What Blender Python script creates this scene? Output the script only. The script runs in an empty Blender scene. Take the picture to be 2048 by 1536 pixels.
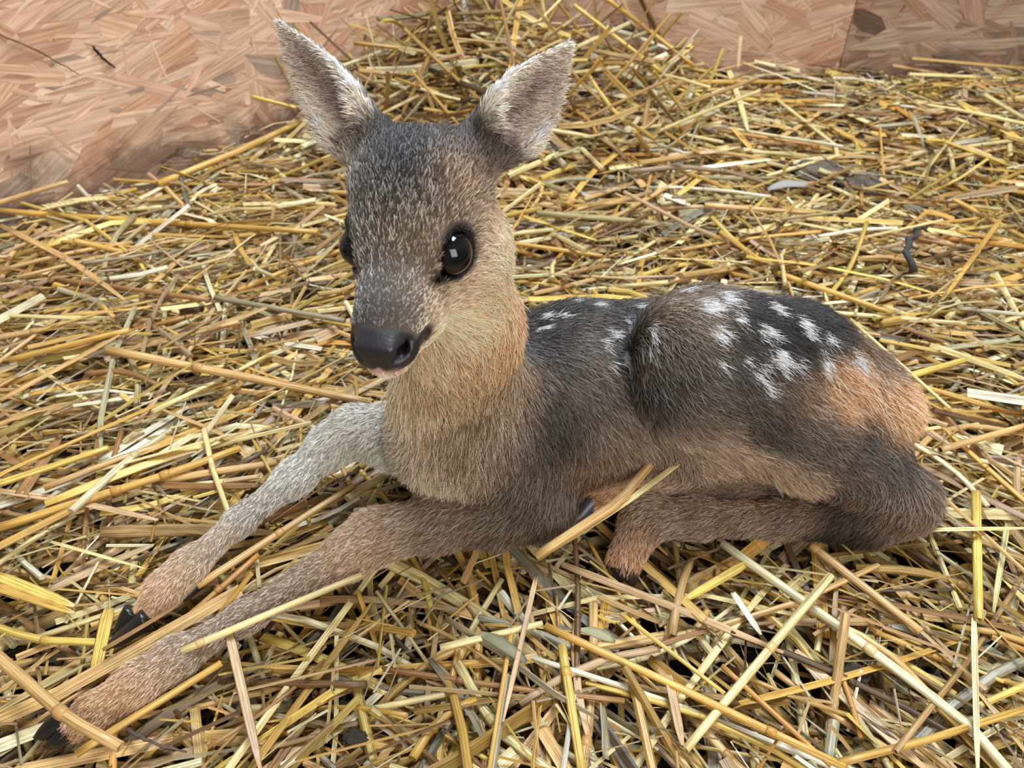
import bpy, math, random, time
import numpy as np
from mathutils import Vector, Matrix
from mathutils.bvhtree import BVHTree
rng=np.random.default_rng(7)
scene=bpy.context.scene
coll=scene.collection
# ------------------------------------------------------------------ camera, world, light, exposure
HC=.45;PITCH=np.radians(40);FPX=1540.
cd=bpy.data.cameras.new('camera');cam=bpy.data.objects.new('camera',cd);coll.objects.link(cam)
cam.location=(0,0,HC);cam.rotation_euler=(math.radians(50),0,0)
cd.sensor_width=36;cd.sensor_fit='HORIZONTAL';cd.lens=FPX/2048*36;cd.clip_start=.01;cd.clip_end=50
cd.dof.use_dof=True;cd.dof.focus_distance=.46;cd.dof.aperture_fstop=13
scene.camera=cam
scene.view_settings.view_transform='Standard';scene.view_settings.look='None';scene.view_settings.gamma=1
scene.view_settings.use_curve_mapping=False;scene.view_settings.exposure=0.58
scene.cycles.max_bounces=5;scene.cycles.adaptive_threshold=.03;scene.cycles.diffuse_bounces=3;scene.cycles.glossy_bounces=2
w=bpy.data.worlds.new('world');scene.world=w;w.use_nodes=True
bg=w.node_tree.nodes['Background'];bg.inputs[0].default_value=(.80,.90,1.0,1);bg.inputs[1].default_value=.17
def area(name,loc,target,sx,sy,power,col):
    l=bpy.data.lights.new(name,'AREA');l.shape='RECTANGLE';l.size=sx;l.size_y=sy;l.energy=power;l.color=col
    o=bpy.data.objects.new(name,l);coll.objects.link(o);o.location=loc
    o.rotation_euler=(Vector(target)-Vector(loc)).to_track_quat('-Z','Y').to_euler();return o
area('skylight_window',(.35,1.05,2.3),(.05,.5,0),1.3,.9,66,(.78,.89,1.0))
area('front_fill',(.75,-1.5,1.35),(0,.45,.05),1.2,1.5,29,(1.0,.95,.88))  # added fill lamp from the front right, brightens the face and cheek
FUR=300000;NPICK=224;NCHAFF=27000
NSTRAW=[(12000,-.045,-.015,False),(12500,-.02,.002,False),(9200,-.004,.010,True)]
def lin(c):
    c=np.asarray(c,float)/255.;return np.where(c<=.04045,c/12.92,((c+.055)/1.055)**2.4)
def tag(o,label=None,cat=None,group=None,kind=None):
    if label:o['label']=label
    if cat:o['category']=cat
    if group:o['group']=group
    if kind:o['kind']=kind
    return o
def link(name,data,parent=None,mat=None):
    o=bpy.data.objects.new(name,data);coll.objects.link(o)
    if parent is not None:o.parent=parent
    if mat is not None:data.materials.append(mat)
    return o
def mesh_np(name,V,faces=None,quads=None,col=None,st=None,smooth=False):
    """mesh from arrays; quads (n,4) and/or lists of faces; col/st are per-vertex attributes"""
    me=bpy.data.meshes.new(name);V=np.ascontiguousarray(V,np.float32)
    loops=[];starts=[];n0=0
    if quads is not None and len(quads):
        q=np.asarray(quads,np.int32);loops.append(q.ravel());starts.append(np.arange(len(q),dtype=np.int32)*q.shape[1]);n0=q.size
    for blk in (faces or []):
        q=np.asarray(blk,np.int32)
        if q.ndim==1:q=q[None]
        loops.append(q.ravel());starts.append(n0+np.arange(len(q),dtype=np.int32)*q.shape[1]);n0+=q.size
    loops=np.concatenate(loops);starts=np.concatenate(starts)
    me.vertices.add(len(V));me.vertices.foreach_set('co',V.ravel())
    me.loops.add(len(loops));me.loops.foreach_set('vertex_index',loops)
    me.polygons.add(len(starts));me.polygons.foreach_set('loop_start',starts)
    me.polygons.foreach_set('use_smooth',np.full(len(starts),smooth,bool))
    me.update(calc_edges=True);me.validate()
    if col is not None:
        a=me.attributes.new('col','FLOAT_COLOR','POINT');c=np.ones((len(V),4),np.float32);c[:,:3]=col;a.data.foreach_set('color',c.ravel())
    if st is not None:
        a=me.attributes.new('st','FLOAT_VECTOR','POINT');a.data.foreach_set('vector',np.ascontiguousarray(st,np.float32).ravel())
    return me
class NT:
    def __init__(s,name):
        s.m=bpy.data.materials.new(name);s.m.use_nodes=True;s.t=s.m.node_tree;s.t.nodes.clear();s.out=s.n('ShaderNodeOutputMaterial')
    def n(s,t,**k):
        x=s.t.nodes.new(t)
        for a,b in k.items():setattr(x,a,b)
        return x
    def l(s,a,b):s.t.links.new(a,b)
    def attr(s,name):return s.n('ShaderNodeAttribute',attribute_name=name)
    def noise(s,vec,scale,detail=3,rough=.55):
        x=s.n('ShaderNodeTexNoise');x.inputs['Scale'].default_value=scale;x.inputs['Detail'].default_value=detail;x.inputs['Roughness'].default_value=rough
        if vec is not None:s.l(vec,x.inputs['Vector'])
        return x.outputs['Fac']
    def mapped(s,vec,sc):
        x=s.n('ShaderNodeMapping');x.inputs['Scale'].default_value=sc;s.l(vec,x.inputs['Vector']);return x.outputs[0]
    def rng(s,v,a,b,c,d):
        x=s.n('ShaderNodeMapRange');s.l(v,x.inputs[0])
        for i,q in enumerate((a,b,c,d)):x.inputs[i+1].default_value=q
        return x.outputs[0]
    def mix(s,f,a,b,mode='MIX'):
        x=s.n('ShaderNodeMix',data_type='RGBA',blend_type=mode)
        for sock,v in ((x.inputs[0],f),(x.inputs[6],a),(x.inputs[7],b)):
            if hasattr(v,'is_linked'):s.l(v,sock)
            elif isinstance(v,(int,float)):sock.default_value=v
            else:sock.default_value=(*v[:3],1)
        return x.outputs[2]
    def math(s,op,a,b):
        x=s.n('ShaderNodeMath',operation=op)
        for sock,v in zip(x.inputs,(a,b)):
            if hasattr(v,'is_linked'):s.l(v,sock)
            else:sock.default_value=v
        return x.outputs[0]
    def principled(s,col,rough,spec=.5,bump=None,bstr=.3,bdist=.001):
        b=s.n('ShaderNodeBsdfPrincipled')
        for k,v in (('Base Color',col),('Roughness',rough),('Specular IOR Level',spec)):
            if hasattr(v,'is_linked'):s.l(v,b.inputs[k])
            elif k=='Base Color':b.inputs[k].default_value=(*v[:3],1)
            else:b.inputs[k].default_value=v
        if bump is not None:
            x=s.n('ShaderNodeBump');x.inputs['Strength'].default_value=bstr;x.inputs['Distance'].default_value=bdist;s.l(bump,x.inputs['Height']);s.l(x.outputs[0],b.inputs['Normal'])
        s.l(b.outputs[0],s.out.inputs[0]);return b
# ------------------------------------------------------------------ materials
def mat_straw():
    t=NT('straw');st=t.attr('st').outputs['Vector'];c=t.attr('col').outputs['Color']
    n1=t.noise(t.mapped(st,(.9,34,1)),1.0,3);n2=t.noise(t.mapped(st,(5.0,6,1)),1.0,2)
    v=t.mix(t.rng(n1,.38,.6,0,1),(.48,.41,.33),(1.15,1.15,1.13));v2=t.mix(t.rng(n2,.45,.7,0,.55),(1,1,1),(.62,.55,.45))
    k=t.mix(1.0,t.mix(1.0,c,v,'MULTIPLY'),v2,'MULTIPLY')
    b=t.principled(k,.42,.45,t.noise(t.mapped(st,(6,14,1)),1.0,2),.35,.0006)
    return t.m
def mat_osb():
    t=NT('oriented_strand_board');st=t.attr('st').outputs['Vector'];c=t.attr('col').outputs['Color']
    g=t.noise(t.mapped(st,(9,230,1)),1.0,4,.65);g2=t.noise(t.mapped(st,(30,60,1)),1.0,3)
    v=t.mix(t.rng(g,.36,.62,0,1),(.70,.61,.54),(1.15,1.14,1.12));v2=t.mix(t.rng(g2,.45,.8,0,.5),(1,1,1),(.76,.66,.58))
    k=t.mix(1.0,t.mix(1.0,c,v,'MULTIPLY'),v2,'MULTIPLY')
    # splash dirt and damp stains along the foot of the boards
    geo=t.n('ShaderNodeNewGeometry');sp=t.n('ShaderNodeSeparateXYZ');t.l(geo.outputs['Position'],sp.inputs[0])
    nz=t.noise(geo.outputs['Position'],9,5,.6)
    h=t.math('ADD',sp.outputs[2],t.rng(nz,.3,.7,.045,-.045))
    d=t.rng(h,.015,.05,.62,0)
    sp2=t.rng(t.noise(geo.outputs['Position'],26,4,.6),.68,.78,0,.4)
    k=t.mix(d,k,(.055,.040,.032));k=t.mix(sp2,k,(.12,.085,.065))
    t.principled(k,.62,.3,g,.4,.0006);return t.m
def mat_floor():
    t=NT('dark_soil');geo=t.n('ShaderNodeNewGeometry')
    n=t.noise(geo.outputs['Position'],60,6,.65);t.principled(t.mix(n,(.016,.012,.009),(.09,.068,.048)),.9,.2,n,.8,.01);return t.m
def mat_attr(name,rough,spec,bumpscale=None,bstr=.3,bdist=.0005):
    t=NT(name);c=t.attr('col').outputs['Color'];b=None
    if bumpscale:
        tc=t.n('ShaderNodeTexCoord');b=t.noise(tc.outputs['Object'],bumpscale,3)
    t.principled(c,rough,spec,b,bstr,bdist);return t.m
def mat_body():
    t=NT('fawn_skin');c=t.attr('col').outputs['Color'];wet=t.attr('wet').outputs['Fac'];tc=t.n('ShaderNodeTexCoord')
    vor=t.n('ShaderNodeTexVoronoi');vor.inputs['Scale'].default_value=700;t.l(tc.outputs['Object'],vor.inputs['Vector'])
    t.principled(c,t.rng(wet,0,1,.85,.40),t.rng(wet,0,1,.1,.5),vor.outputs['Distance'],.25,.0004);return t.m
def mat_fur():
    t=NT('fawn_fur');c=t.attr('col').outputs['Color']
    h=t.principled(c,.42,.35)
    return t.m

M_STRAW=mat_straw();M_OSB=mat_osb();M_FLOOR=mat_floor()
FW=np.array([0,np.cos(PITCH),-np.sin(PITCH)]);UP=np.array([0,np.sin(PITCH),np.cos(PITCH)]);RT=np.array([1.,0,0]);CAM=np.array([0,0,HC])
def ray(u,v): return FW+RT*(u-1024)/FPX+UP*(768-v)/FPX
def P(u,v,y=None,z=None):
    d=ray(u,v)
    t=(y/d[1]) if y is not None else (z-HC)/d[2]
    return CAM+d*t
def proj(p):
    d=p-CAM; z=d@FW; return np.stack([1024+FPX*(d@RT)/z,768-FPX*(d@UP)/z,z],-1)
#### SDF
VOX=.0016
LO=np.array([-.335,.17,-.02]); HI=np.array([.35,.56,.40])
DIM=np.ceil((HI-LO)/VOX).astype(int)
AX=[(LO[i]+VOX*np.arange(DIM[i])).astype(np.float32) for i in range(3)]
def box(lo,hi):
    a=np.clip(np.floor((lo-LO)/VOX).astype(int),0,DIM-1); b=np.clip(np.ceil((hi-LO)/VOX).astype(int)+1,1,DIM)
    return tuple(slice(a[i],b[i]) for i in range(3))
def pts(s): return (AX[0][s[0]][:,None,None],AX[1][s[1]][None,:,None],AX[2][s[2]][None,None,:])
def smin(a,b,k):
    h=np.maximum(k-np.abs(a-b),0)/k
    return np.minimum(a,b)-h*h*k*.25
def smax(a,b,k): return -smin(-a,-b,k)
class Field:
    def __init__(s): s.g=np.full(tuple(DIM),.05,np.float32)
    def add(s,d,sl,k): s.g[sl]=smin(s.g[sl],d.astype(np.float32),k)
    def cone(s,a,b,r1,r2,k=.012):
        a=np.asarray(a,float);b=np.asarray(b,float);m=max(r1,r2)+k+.006
        sl=box(np.minimum(a,b)-m,np.maximum(a,b)+m);X,Y,Z=pts(sl)
        ba=b-a;L2=ba@ba
        t=np.clip(((X-a[0])*ba[0]+(Y-a[1])*ba[1]+(Z-a[2])*ba[2])/L2,0,1)
        d=np.sqrt((X-a[0]-ba[0]*t)**2+(Y-a[1]-ba[1]*t)**2+(Z-a[2]-ba[2]*t)**2)-(r1+(r2-r1)*t)
        s.add(d,sl,k)
    def chain(s,pl,k=.012):
        for (a,r1),(b,r2) in zip(pl[:-1],pl[1:]): s.cone(a,b,r1,r2,k)
    def ell_d(s,c,R,rad,sl):
        X,Y,Z=pts(sl);X=X-c[0];Y=Y-c[1];Z=Z-c[2]
        q=[(X*R[0,i]+Y*R[1,i]+Z*R[2,i]) for i in range(3)]
        k0=np.sqrt(sum((q[i]/rad[i])**2 for i in range(3)));k1=np.sqrt(sum((q[i]/rad[i]**2)**2 for i in range(3)))
        return k0*(k0-1)/np.maximum(k1,1e-6)
    def ell(s,c,R,rad,k=.012,sub=False):
        c=np.asarray(c,float);m=max(rad)+k+.006;sl=box(c-m,c+m)
        d=s.ell_d(c,R,rad,sl)
        if sub: s.g[sl]=smax(s.g[sl],-d.astype(np.float32),k)
        else: s.add(d,sl,k)
    def rbox(s,c,R,h,rd,k=.004):
        m=np.linalg.norm(h)+rd+k+.006;sl=box(c-m,c+m);X,Y,Z=pts(sl);X=X-c[0];Y=Y-c[1];Z=Z-c[2]
        q=[np.abs(X*R[0,i]+Y*R[1,i]+Z*R[2,i])-h[i] for i in range(3)]
        d=np.sqrt(sum(np.maximum(a,0)**2 for a in q))+np.minimum(np.maximum(np.maximum(q[0],q[1]),q[2]),0)-rd
        s.add(d,sl,k)
    def cut(s,a,b,r1,r2,k=.003):
        a=np.asarray(a,float);b=np.asarray(b,float);m=max(r1,r2)+k+.006
        sl=box(np.minimum(a,b)-m,np.maximum(a,b)+m);X,Y,Z=pts(sl)
        ba=b-a;t=np.clip(((X-a[0])*ba[0]+(Y-a[1])*ba[1]+(Z-a[2])*ba[2])/(ba@ba),0,1)
        d=np.sqrt((X-a[0]-ba[0]*t)**2+(Y-a[1]-ba[1]*t)**2+(Z-a[2]-ba[2]*t)**2)-(r1+(r2-r1)*t)
        s.g[sl]=smax(s.g[sl],-d.astype(np.float32),k)
    def cloud(s,p,r,k):
        sl=box(p.min(0)-r.max()-k-.006,p.max(0)+r.max()+k+.006);X,Y,Z=np.broadcast_arrays(*pts(sl))
        q=np.stack([X.ravel(),Y.ravel(),Z.ravel()],1);d=np.full(len(q),.05,np.float32)
        p=p.astype(np.float32);p2=(p**2).sum(1)
        for i in range(0,len(q),4000):
            Q=q[i:i+4000]; D=np.sqrt(np.maximum((Q**2).sum(1)[:,None]+p2[None]-2*Q@p.T,0))-r[None].astype(np.float32)
            d[i:i+4000]=D.min(1)
        s.add(d.reshape(X.shape),sl,k)
def surface_nets(g):
    ins=g<0
    n=np.zeros(tuple(DIM-1),np.uint8)
    cs=[(i,j,k) for i in (0,1) for j in (0,1) for k in (0,1)]
    def sub(A,c): return A[c[0]:DIM[0]-1+c[0],c[1]:DIM[1]-1+c[1],c[2]:DIM[2]-1+c[2]]
    for c in cs: n+=sub(ins,c)
    act=np.argwhere((n>0)&(n<8)); idx=-np.ones(tuple(DIM-1),np.int32); idx[tuple(act.T)]=np.arange(len(act))
    acc=np.zeros((len(act),3));cnt=np.zeros(len(act))
    val={c:g[act[:,0]+c[0],act[:,1]+c[1],act[:,2]+c[2]] for c in cs}
    for a in cs:
        for ax in range(3):
            if a[ax]==0:
                b=list(a);b[ax]=1;b=tuple(b);va,vb=val[a],val[b];m=(va<0)!=(vb<0)
                t=np.where(m,va/np.where(m,va-vb,1),0);p=np.array(a,float)[None].repeat(len(act),0);p[:,ax]+=t
                acc[m]+=p[m];cnt[m]+=1
    V=LO+VOX*(act+acc/cnt[:,None])
    Fs=[]
    for ax in range(3):
        o=[0,1,2];o.remove(ax);b,c=o
        s0=[slice(1,-1)]*3;s1=[slice(1,-1)]*3
        s0[ax]=slice(0,DIM[ax]-1);s1[ax]=slice(1,DIM[ax])
        A=ins[tuple(s0)];B=ins[tuple(s1)]
        off=np.array([1,1,1]);off[ax]=0
        for flip in (0,1):
            e=np.argwhere(A&~B if not flip else B&~A)+off
            q=[]
            for db,dc in ((0,0),(1,0),(1,1),(0,1)):
                ee=e.copy();ee[:,b]-=db;ee[:,c]-=dc;q.append(idx[tuple(ee.T)])
            q=np.stack(q,1)
            if (flip==0)==(ax!=1): pass
            else: q=q[:,::-1]
            Fs.append(q)
    Fq=np.concatenate(Fs);Fq=Fq[(Fq>=0).all(1)]
    return V,Fq
def smooth(V,Fq,n=2,lam=.5):
    e=np.concatenate([Fq[:,[i,(i+1)%4]] for i in range(4)]);
    deg=np.bincount(e[:,0],minlength=len(V))+np.bincount(e[:,1],minlength=len(V))
    for it in range(n*2):
        s=np.zeros_like(V)
        for c in range(3):
            s[:,c]=np.bincount(e[:,0],V[e[:,1],c],len(V))+np.bincount(e[:,1],V[e[:,0],c],len(V))
        V=V+(lam if it%2==0 else -lam*1.04)*(s/np.maximum(deg,1)[:,None]-V)
    return V
def normals(V,Fq):
    n=np.cross(V[Fq[:,2]]-V[Fq[:,0]],V[Fq[:,3]]-V[Fq[:,1]])
    N=np.zeros_like(V)
    for i in range(4):
        for c in range(3): N[:,c]+=np.bincount(Fq[:,i],n[:,c],len(V))
    return N/np.maximum(np.linalg.norm(N,axis=1),1e-12)[:,None],n

HR=np.array([[-0.16821339,0.9856707,-0.0125507],[-0.98403891,-0.16865768,-0.05676273],[-0.05806613,0.00280213,0.99830881]])
HP=np.array([-0.0507,0.3314,0.2640])
def hd(x,y,z): return HP+HR@(np.array([x,y,z])/100)
def unit(v): return v/np.linalg.norm(v)
I3=np.eye(3)
def ear(base,tip,side_hint,L=None,Rm=.017,open_dir=None,nS=46,nP=31,bend=.006):
    a=unit(tip-base);D=open_dir-a*(open_dir@a);D=unit(D);S=np.cross(a,D)
    L=np.linalg.norm(tip-base)
    s=np.linspace(0,1,nS)[:,None];f=np.linspace(-1,1,nP)[None]
    prof=np.interp(s,[0,.12,.3,.5,.7,.85,.95,1],[.62,.82,1.0,.98,.72,.42,.18,.05])*Rm
    ang=np.interp(s,[0,.15,.4,.7,1],[2.3,1.9,1.35,1.05,.9])*f
    # widen flat
    xs=prof*np.sin(ang)/np.maximum(1,1);zs=prof*(np.cos(ang))*np.interp(s,[0,.3,1],[1,.9,.55])
    ctr=base+a*(L*s[...,None])
    p=ctr+S*xs[...,None]-D*(zs*.9)[...,None]
    p=p-S*0+D*(bend*np.sin(np.pi*s))[...,None]
    th=np.interp(s,[0,.5,1],[.0022,.0015,.0013])*np.ones_like(f)
    return p.reshape(-1,3),th.ravel(),(a,D,S)
def build():
    A=Field()   # torso, neck, head
    A.chain([((-.005,.415,.078),.058),((.05,.435,.072),.066),((.12,.44,.070),.066),((.185,.437,.072),.060),((.235,.43,.062),.046)],.025)
    A.chain([(P(1560,730,y=.44),.044),(P(1720,800,y=.415),.030),(P(1775,822,y=.40),.014)],.02)
    # neck
    A.chain([((-.015,.405,.09),.05),(P(925,790,y=.395),.041),(P(925,650,y=.372),.030),(P(905,500,y=.362),.026),(hd(-3.6,0,-.6),.026)],.02)
    # shoulder + upper arm near
    A.chain([((.035,.405,.115),.025),(P(975,890,y=.365),.031),(P(1078,1000,z=.038),.024)],.02)
    # chest front lower
    A.chain([(P(880,880,y=.385),.035),(P(930,930,y=.39),.036)],.02)
    # head
    H=Field();e=lambda c,r,k=.01,R=HR:H.ell(hd(*c),R,np.array(r)/100,k)
    e((-1.8,0,.85),(3.9,2.85,2.75));e((-2.9,0,1.9),(2.7,2.4,2.0),.016)
    H.cone(hd(-.5,0,-.3),hd(3.6,0,-1.7),.0235,.0150,.014)
    H.cone(hd(3.0,0,-1.8),hd(5.2,0,-2.35),.0155,.0118,.010)
    for s in (-1,1):
        e((-1.6,s*1.5,-1.5),(2.8,1.5,2.0),.014)
        e((.5,s*1.95,-.1),(1.6,1.0,1.3),.008)
        H.cone(hd(-2.4,s*1.2,-2.7),hd(2.4,s*.8,-2.9),.014,.0095,.012);H.cone(hd(2.4,s*.8,-2.9),hd(4.3,s*.35,-3.35),.0095,.0065,.010);H.cone(hd(-3.0,s*1.5,1.7),EARS[s][0],.018,.0115,.014)
        e((4.7,s*.95,-2.35),(1.15,.62,.75),.005);e((4.9,s*.6,-2.95),(1.0,.8,.5),.004)
    H.rbox(hd(5.25,0,-2.2),HR@np.array([[1,0,.25],[0,1,0],[-.25,0,1]])/1.03,np.array([.70,.66,.55])/100,.0026,.003)
    e((4.9,0,-3.62),(.95,.95,.52),.005)
    A.g=smin(A.g,H.g,.016);del H
    for s in (-1,1):  # eye openings, nostrils, mouth
        out=unit(HR@np.array([.66,s*.74,.10]));lng=unit(HR@np.array([.72,-s*.62,-.40]));lng=unit(lng-out*(lng@out));up=np.cross(out,lng)
        R=np.stack([out,lng,up],1)
        A.ell(EYE[s],I3,np.array([EYER+.0003]*3),.0015,sub=True)
        A.ell(EYE[s]+out*.010,R,np.array([.012,.0122,.0100]),.0015,sub=True)
        A.cut(hd(6.15,s*.86,-2.50),hd(5.8,s*1.12,-2.25),.0022,.0034,.001)
        A.cut(hd(5.8,s*1.12,-2.25),hd(5.2,s*1.42,-1.85),.0032,.0014,.001)
        A.cut(hd(5.8,s*1.1,-2.28),hd(4.9,s*.85,-2.2),.0030,.0022,.001)
        A.cut(hd(5.9,0,-3.15),hd(4.6,s*1.2,-3.15),.0010,.0012,.002)
        A.cut(hd(4.6,s*1.2,-3.15),hd(3.0,s*1.6,-2.9),.0012,.0008,.002)
    A.cut(hd(6.4,0,-2.5),hd(6.1,0,-3.1),.0007,.0007,.0015)
    for s in (-1,1):
        p,th,fr=ear(*EARS[s]);A.cloud(p,th,.008)
    # hind leg near
    Bf=Field()
    Bf.chain([(P(1590,725,y=.425),.040),(P(1410,680,y=.415),.030),(P(1360,695,y=.398),.025),(P(1365,765,y=.385),.024)],.025)
    Bf.chain([(P(1500,740,y=.405),.038),(P(1400,775,y=.385),.028)],.025)
    Bf.chain([(P(1640,790,y=.415),.034),(P(1740,890,y=.395),.024)],.03)
    Bf.chain([(P(1400,780,y=.385),.027),(P(1600,885,y=.38),.0255),(P(1800,1000,z=.036),.0225)],.022)
    Bf.chain([(P(1800,1000,z=.036),.0225),(P(1745,1040,z=.022),.0165),(P(1560,1040,z=.02),.0118),(P(1400,1036,z=.02),.0125),(P(1290,1038,z=.022),.0150),(P(1252,1115,z=.013),.0118)],.010)
    A.g=smin(A.g,Bf.g,.012);del Bf
    # forelegs
    Cf=Field()
    Cf.chain([(P(1078,1008,z=.036),.0215),(P(1000,1020,z=.034),.022),(P(880,1040,z=.03),.0190),(P(745,1075,z=.025),.0175),(P(700,1108,z=.022),.0150),(P(492,1232,z=.016),.0086),(P(350,1318,z=.017),.0108),(P(275,1368,z=.017),.0110),(P(190,1424,z=.014),.0090),(P(150,1452,z=.012),.0078)],.012)
    Cf.chain([(P(880,900,y=.42),.032),(P(780,872,z=.058),.021),(P(712,862,z=.055),.0172),(P(665,888,z=.045),.0145),(P(590,955,z=.032),.0115),(P(480,1042,z=.024),.0080),(P(375,1135,z=.022),.0098),(P(330,1178,z=.02),.0098),(P(285,1232,z=.014),.0076)],.012)
    A.g=smin(A.g,Cf.g,.012);del Cf
    # far hind foot
    Df=Field()
    Df.chain([(P(1560,985,z=.02),.014),(P(1400,975,z=.02),.012),(P(1270,965,z=.026),.0145),(P(1205,1000,z=.02),.0115)],.010)
    A.g=smin(A.g,Df.g,.005)
    return A.g,None

EYE={1:hd(.62,2.20,-.16),-1:hd(.66,-2.04,-.2)}
def earspec(s):
    if s<0: return (P(738,292,y=.372),P(556,46,y=.405),None,None,.0175,unit(np.array([-.85,-1,.30])))
    return (P(978,292,y=.372),P(1142,88,y=.395),None,None,.0185,unit(np.array([.85,-1,.25])))
EARS={s:earspec(s) for s in (-1,1)}
EYER=.0112
# ------------------------------------------------------------------ floor and board walls
WA=P(0,392,z=.03)[:2];WB=P(640,185,z=.035)[:2]
BA=P(1250,100,z=.06)[:2];BB=P(2048,118,z=.045)[:2]
def isect(p,q,r,s):
    A=np.array([q-p,-(s-r)]).T;t=np.linalg.solve(A,r-p);return p+(q-p)*t[0]
CORNER=isect(WA,WB,BA,BB)
dl=unit(CORNER-WA);db=unit(BB-BA)
nl=np.array([dl[1],-dl[0]]);nb=np.array([db[1],-db[0]])      # normals into the pen
fl_me=mesh_np('floor',[(-1.6,-.3,-.05),(2.6,-.3,-.05),(2.6,2.2,-.05),(-1.6,2.2,-.05)],quads=[[0,1,2,3]])
tag(link('floor',fl_me,None,M_FLOOR),'dark earthy stable floor beneath the straw',None,None,'structure')
OSBC=[(lin(c),w) for c,w in (((232,196,170),4),((226,188,160),4),((238,208,182),3),((214,170,142),2),((230,192,166),3),((206,166,140),1.2),((180,158,142),.6),((150,118,100),.15))]
def slab(name,p0,p1,nrm,z0,z1,th,label):
    V=[]
    for q,o in ((p0,0),(p1,0),(p1,-th),(p0,-th)):
        b=q+nrm*o
        V+= [(b[0],b[1],z0),(b[0],b[1],z1)]
    q=[[0,2,3,1],[2,4,5,3],[4,6,7,5],[6,0,1,7],[1,3,5,7],[0,6,4,2]]
    V=np.array(V);col=np.tile(lin((186,138,106)),(8,1));st=np.stack([V[:,0],V[:,2],V[:,1]],1)
    return tag(link(name,mesh_np(name,V,quads=q,col=col,st=st),None,M_OSB),label,None,None,'structure')
def strand_arrays(p0,d,nrm,L,z0,z1,n,tone,rs,big):
    """n thin wood strands pressed onto a board face: returns list of (V,faces,col,st,size)"""
    out=[];cw=np.array([w for _,w in OSBC]);cw/=cw.sum()
    for i in range(n):
        ln=rs.uniform(.07,.20) if big else rs.uniform(.015,.06);wd=rs.uniform(.012,.048) if big else rs.uniform(.002,.009)
        s=rs.uniform(0,L);h=rs.uniform(z0,z1);th=rs.normal(.05,.32) if rs.random()<.72 else rs.uniform(-1.57,1.57)
        a=np.linspace(-.5,.5,4);sk=rs.normal(0,.9)*wd;ring=[]
        for x,sg in [(x,1) for x in a]+[(x,-1) for x in a[::-1]]:
            e=abs(x)>.4
            ring.append((x*ln+(sk*sg*.6+rs.normal(0,.005) if e else 0),sg*wd*.5*(1+rs.normal(0,.15))*(rs.uniform(.25,1) if e else 1)))
        ring=np.array(ring);c,sn=math.cos(th),math.sin(th)
        ss=np.clip(s+ring[:,0]*c-ring[:,1]*sn,0,L);hh=np.clip(h+ring[:,0]*sn+ring[:,1]*c,z0-.02,z1)
        off=rs.uniform(.0002,.0010) if big else rs.uniform(.0005,.0013);tilt=rs.normal(0,.002)
        o2=off+ring[:,0]*tilt
        def w3(o):return np.stack([p0[0]+d[0]*ss+nrm[0]*o,p0[1]+d[1]*ss+nrm[1]*o,hh],1)
        V=np.concatenate([w3(np.maximum(o2,.0001)),w3(np.full(8,-.0006))])
        quads=np.array([[k,8+k,8+(k+1)%8,(k+1)%8] for k in range(8)]);topf=np.arange(8)[::-1][None]
        col=OSBC[rs.choice(len(OSBC),p=cw)][0]*rs.uniform(.88,1.1)*tone
        st=np.concatenate([ring,ring]);st=np.concatenate([st+rs.uniform(0,40),np.zeros((16,1))],1)
        out.append((V,quads,topf,np.tile(col,(16,1)),st,ln*wd))
    return out
def board(name,p0,p1,nrm,z1,n_big,n_small,tone,label,seed,keep,visz):
    w=slab(name,p0,p1,nrm,-.05,z1,.018,label);d=unit(p1-p0);L=np.linalg.norm(p1-p0);rs=np.random.default_rng(seed)
    S=strand_arrays(p0,d,nrm,L,-.03,z1,n_small,tone,rs,False)+strand_arrays(p0,d,nrm,L,-.03,z1,n_big,tone,rs,True)
    def score(s):
        c=s[0][:8].mean(0);q=proj(c[None])[0]
        vis=(-40<q[0]<2090) and (-30<q[1]<420) and q[2]>0
        return s[5]*vis
    order=sorted(range(len(S)),key=lambda i:-score(S[i]))
    pick=[i for i in order[:keep] if score(S[i])>0];rest=[i for i in range(len(S)) if i not in set(pick)]
    for i in pick:
        V,q,t,c,st,_=S[i];link('strand',mesh_np('strand',V,faces=[t],quads=q,col=c,st=st),w,M_OSB)
    k=len(rest);V=np.concatenate([S[i][0] for i in rest]);off=np.arange(k)*16
    q=np.concatenate([S[i][1]+o for i,o in zip(rest,off)]);t=np.concatenate([S[i][2]+o for i,o in zip(rest,off)])
    me=mesh_np('strands',V,faces=[t],quads=q,col=np.concatenate([S[i][3] for i in rest]),st=np.concatenate([S[i][4] for i in rest]))
    tag(link('pressed_wood_flakes',me,w,M_OSB),None,None,None,'stuff');return w
LW0=WA-dl*.75
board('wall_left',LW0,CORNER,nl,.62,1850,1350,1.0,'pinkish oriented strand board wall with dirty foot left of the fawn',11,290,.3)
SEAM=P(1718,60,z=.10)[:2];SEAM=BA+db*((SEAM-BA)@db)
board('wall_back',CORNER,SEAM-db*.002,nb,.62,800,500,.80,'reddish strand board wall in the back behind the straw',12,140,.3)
board('wall_right',SEAM+db*.002-nb*.006,BB+db*.75-nb*.006,nb,.62,900,600,.55,'darker brown strand board panel in the top corner behind the straw',13,110,.3)
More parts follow.
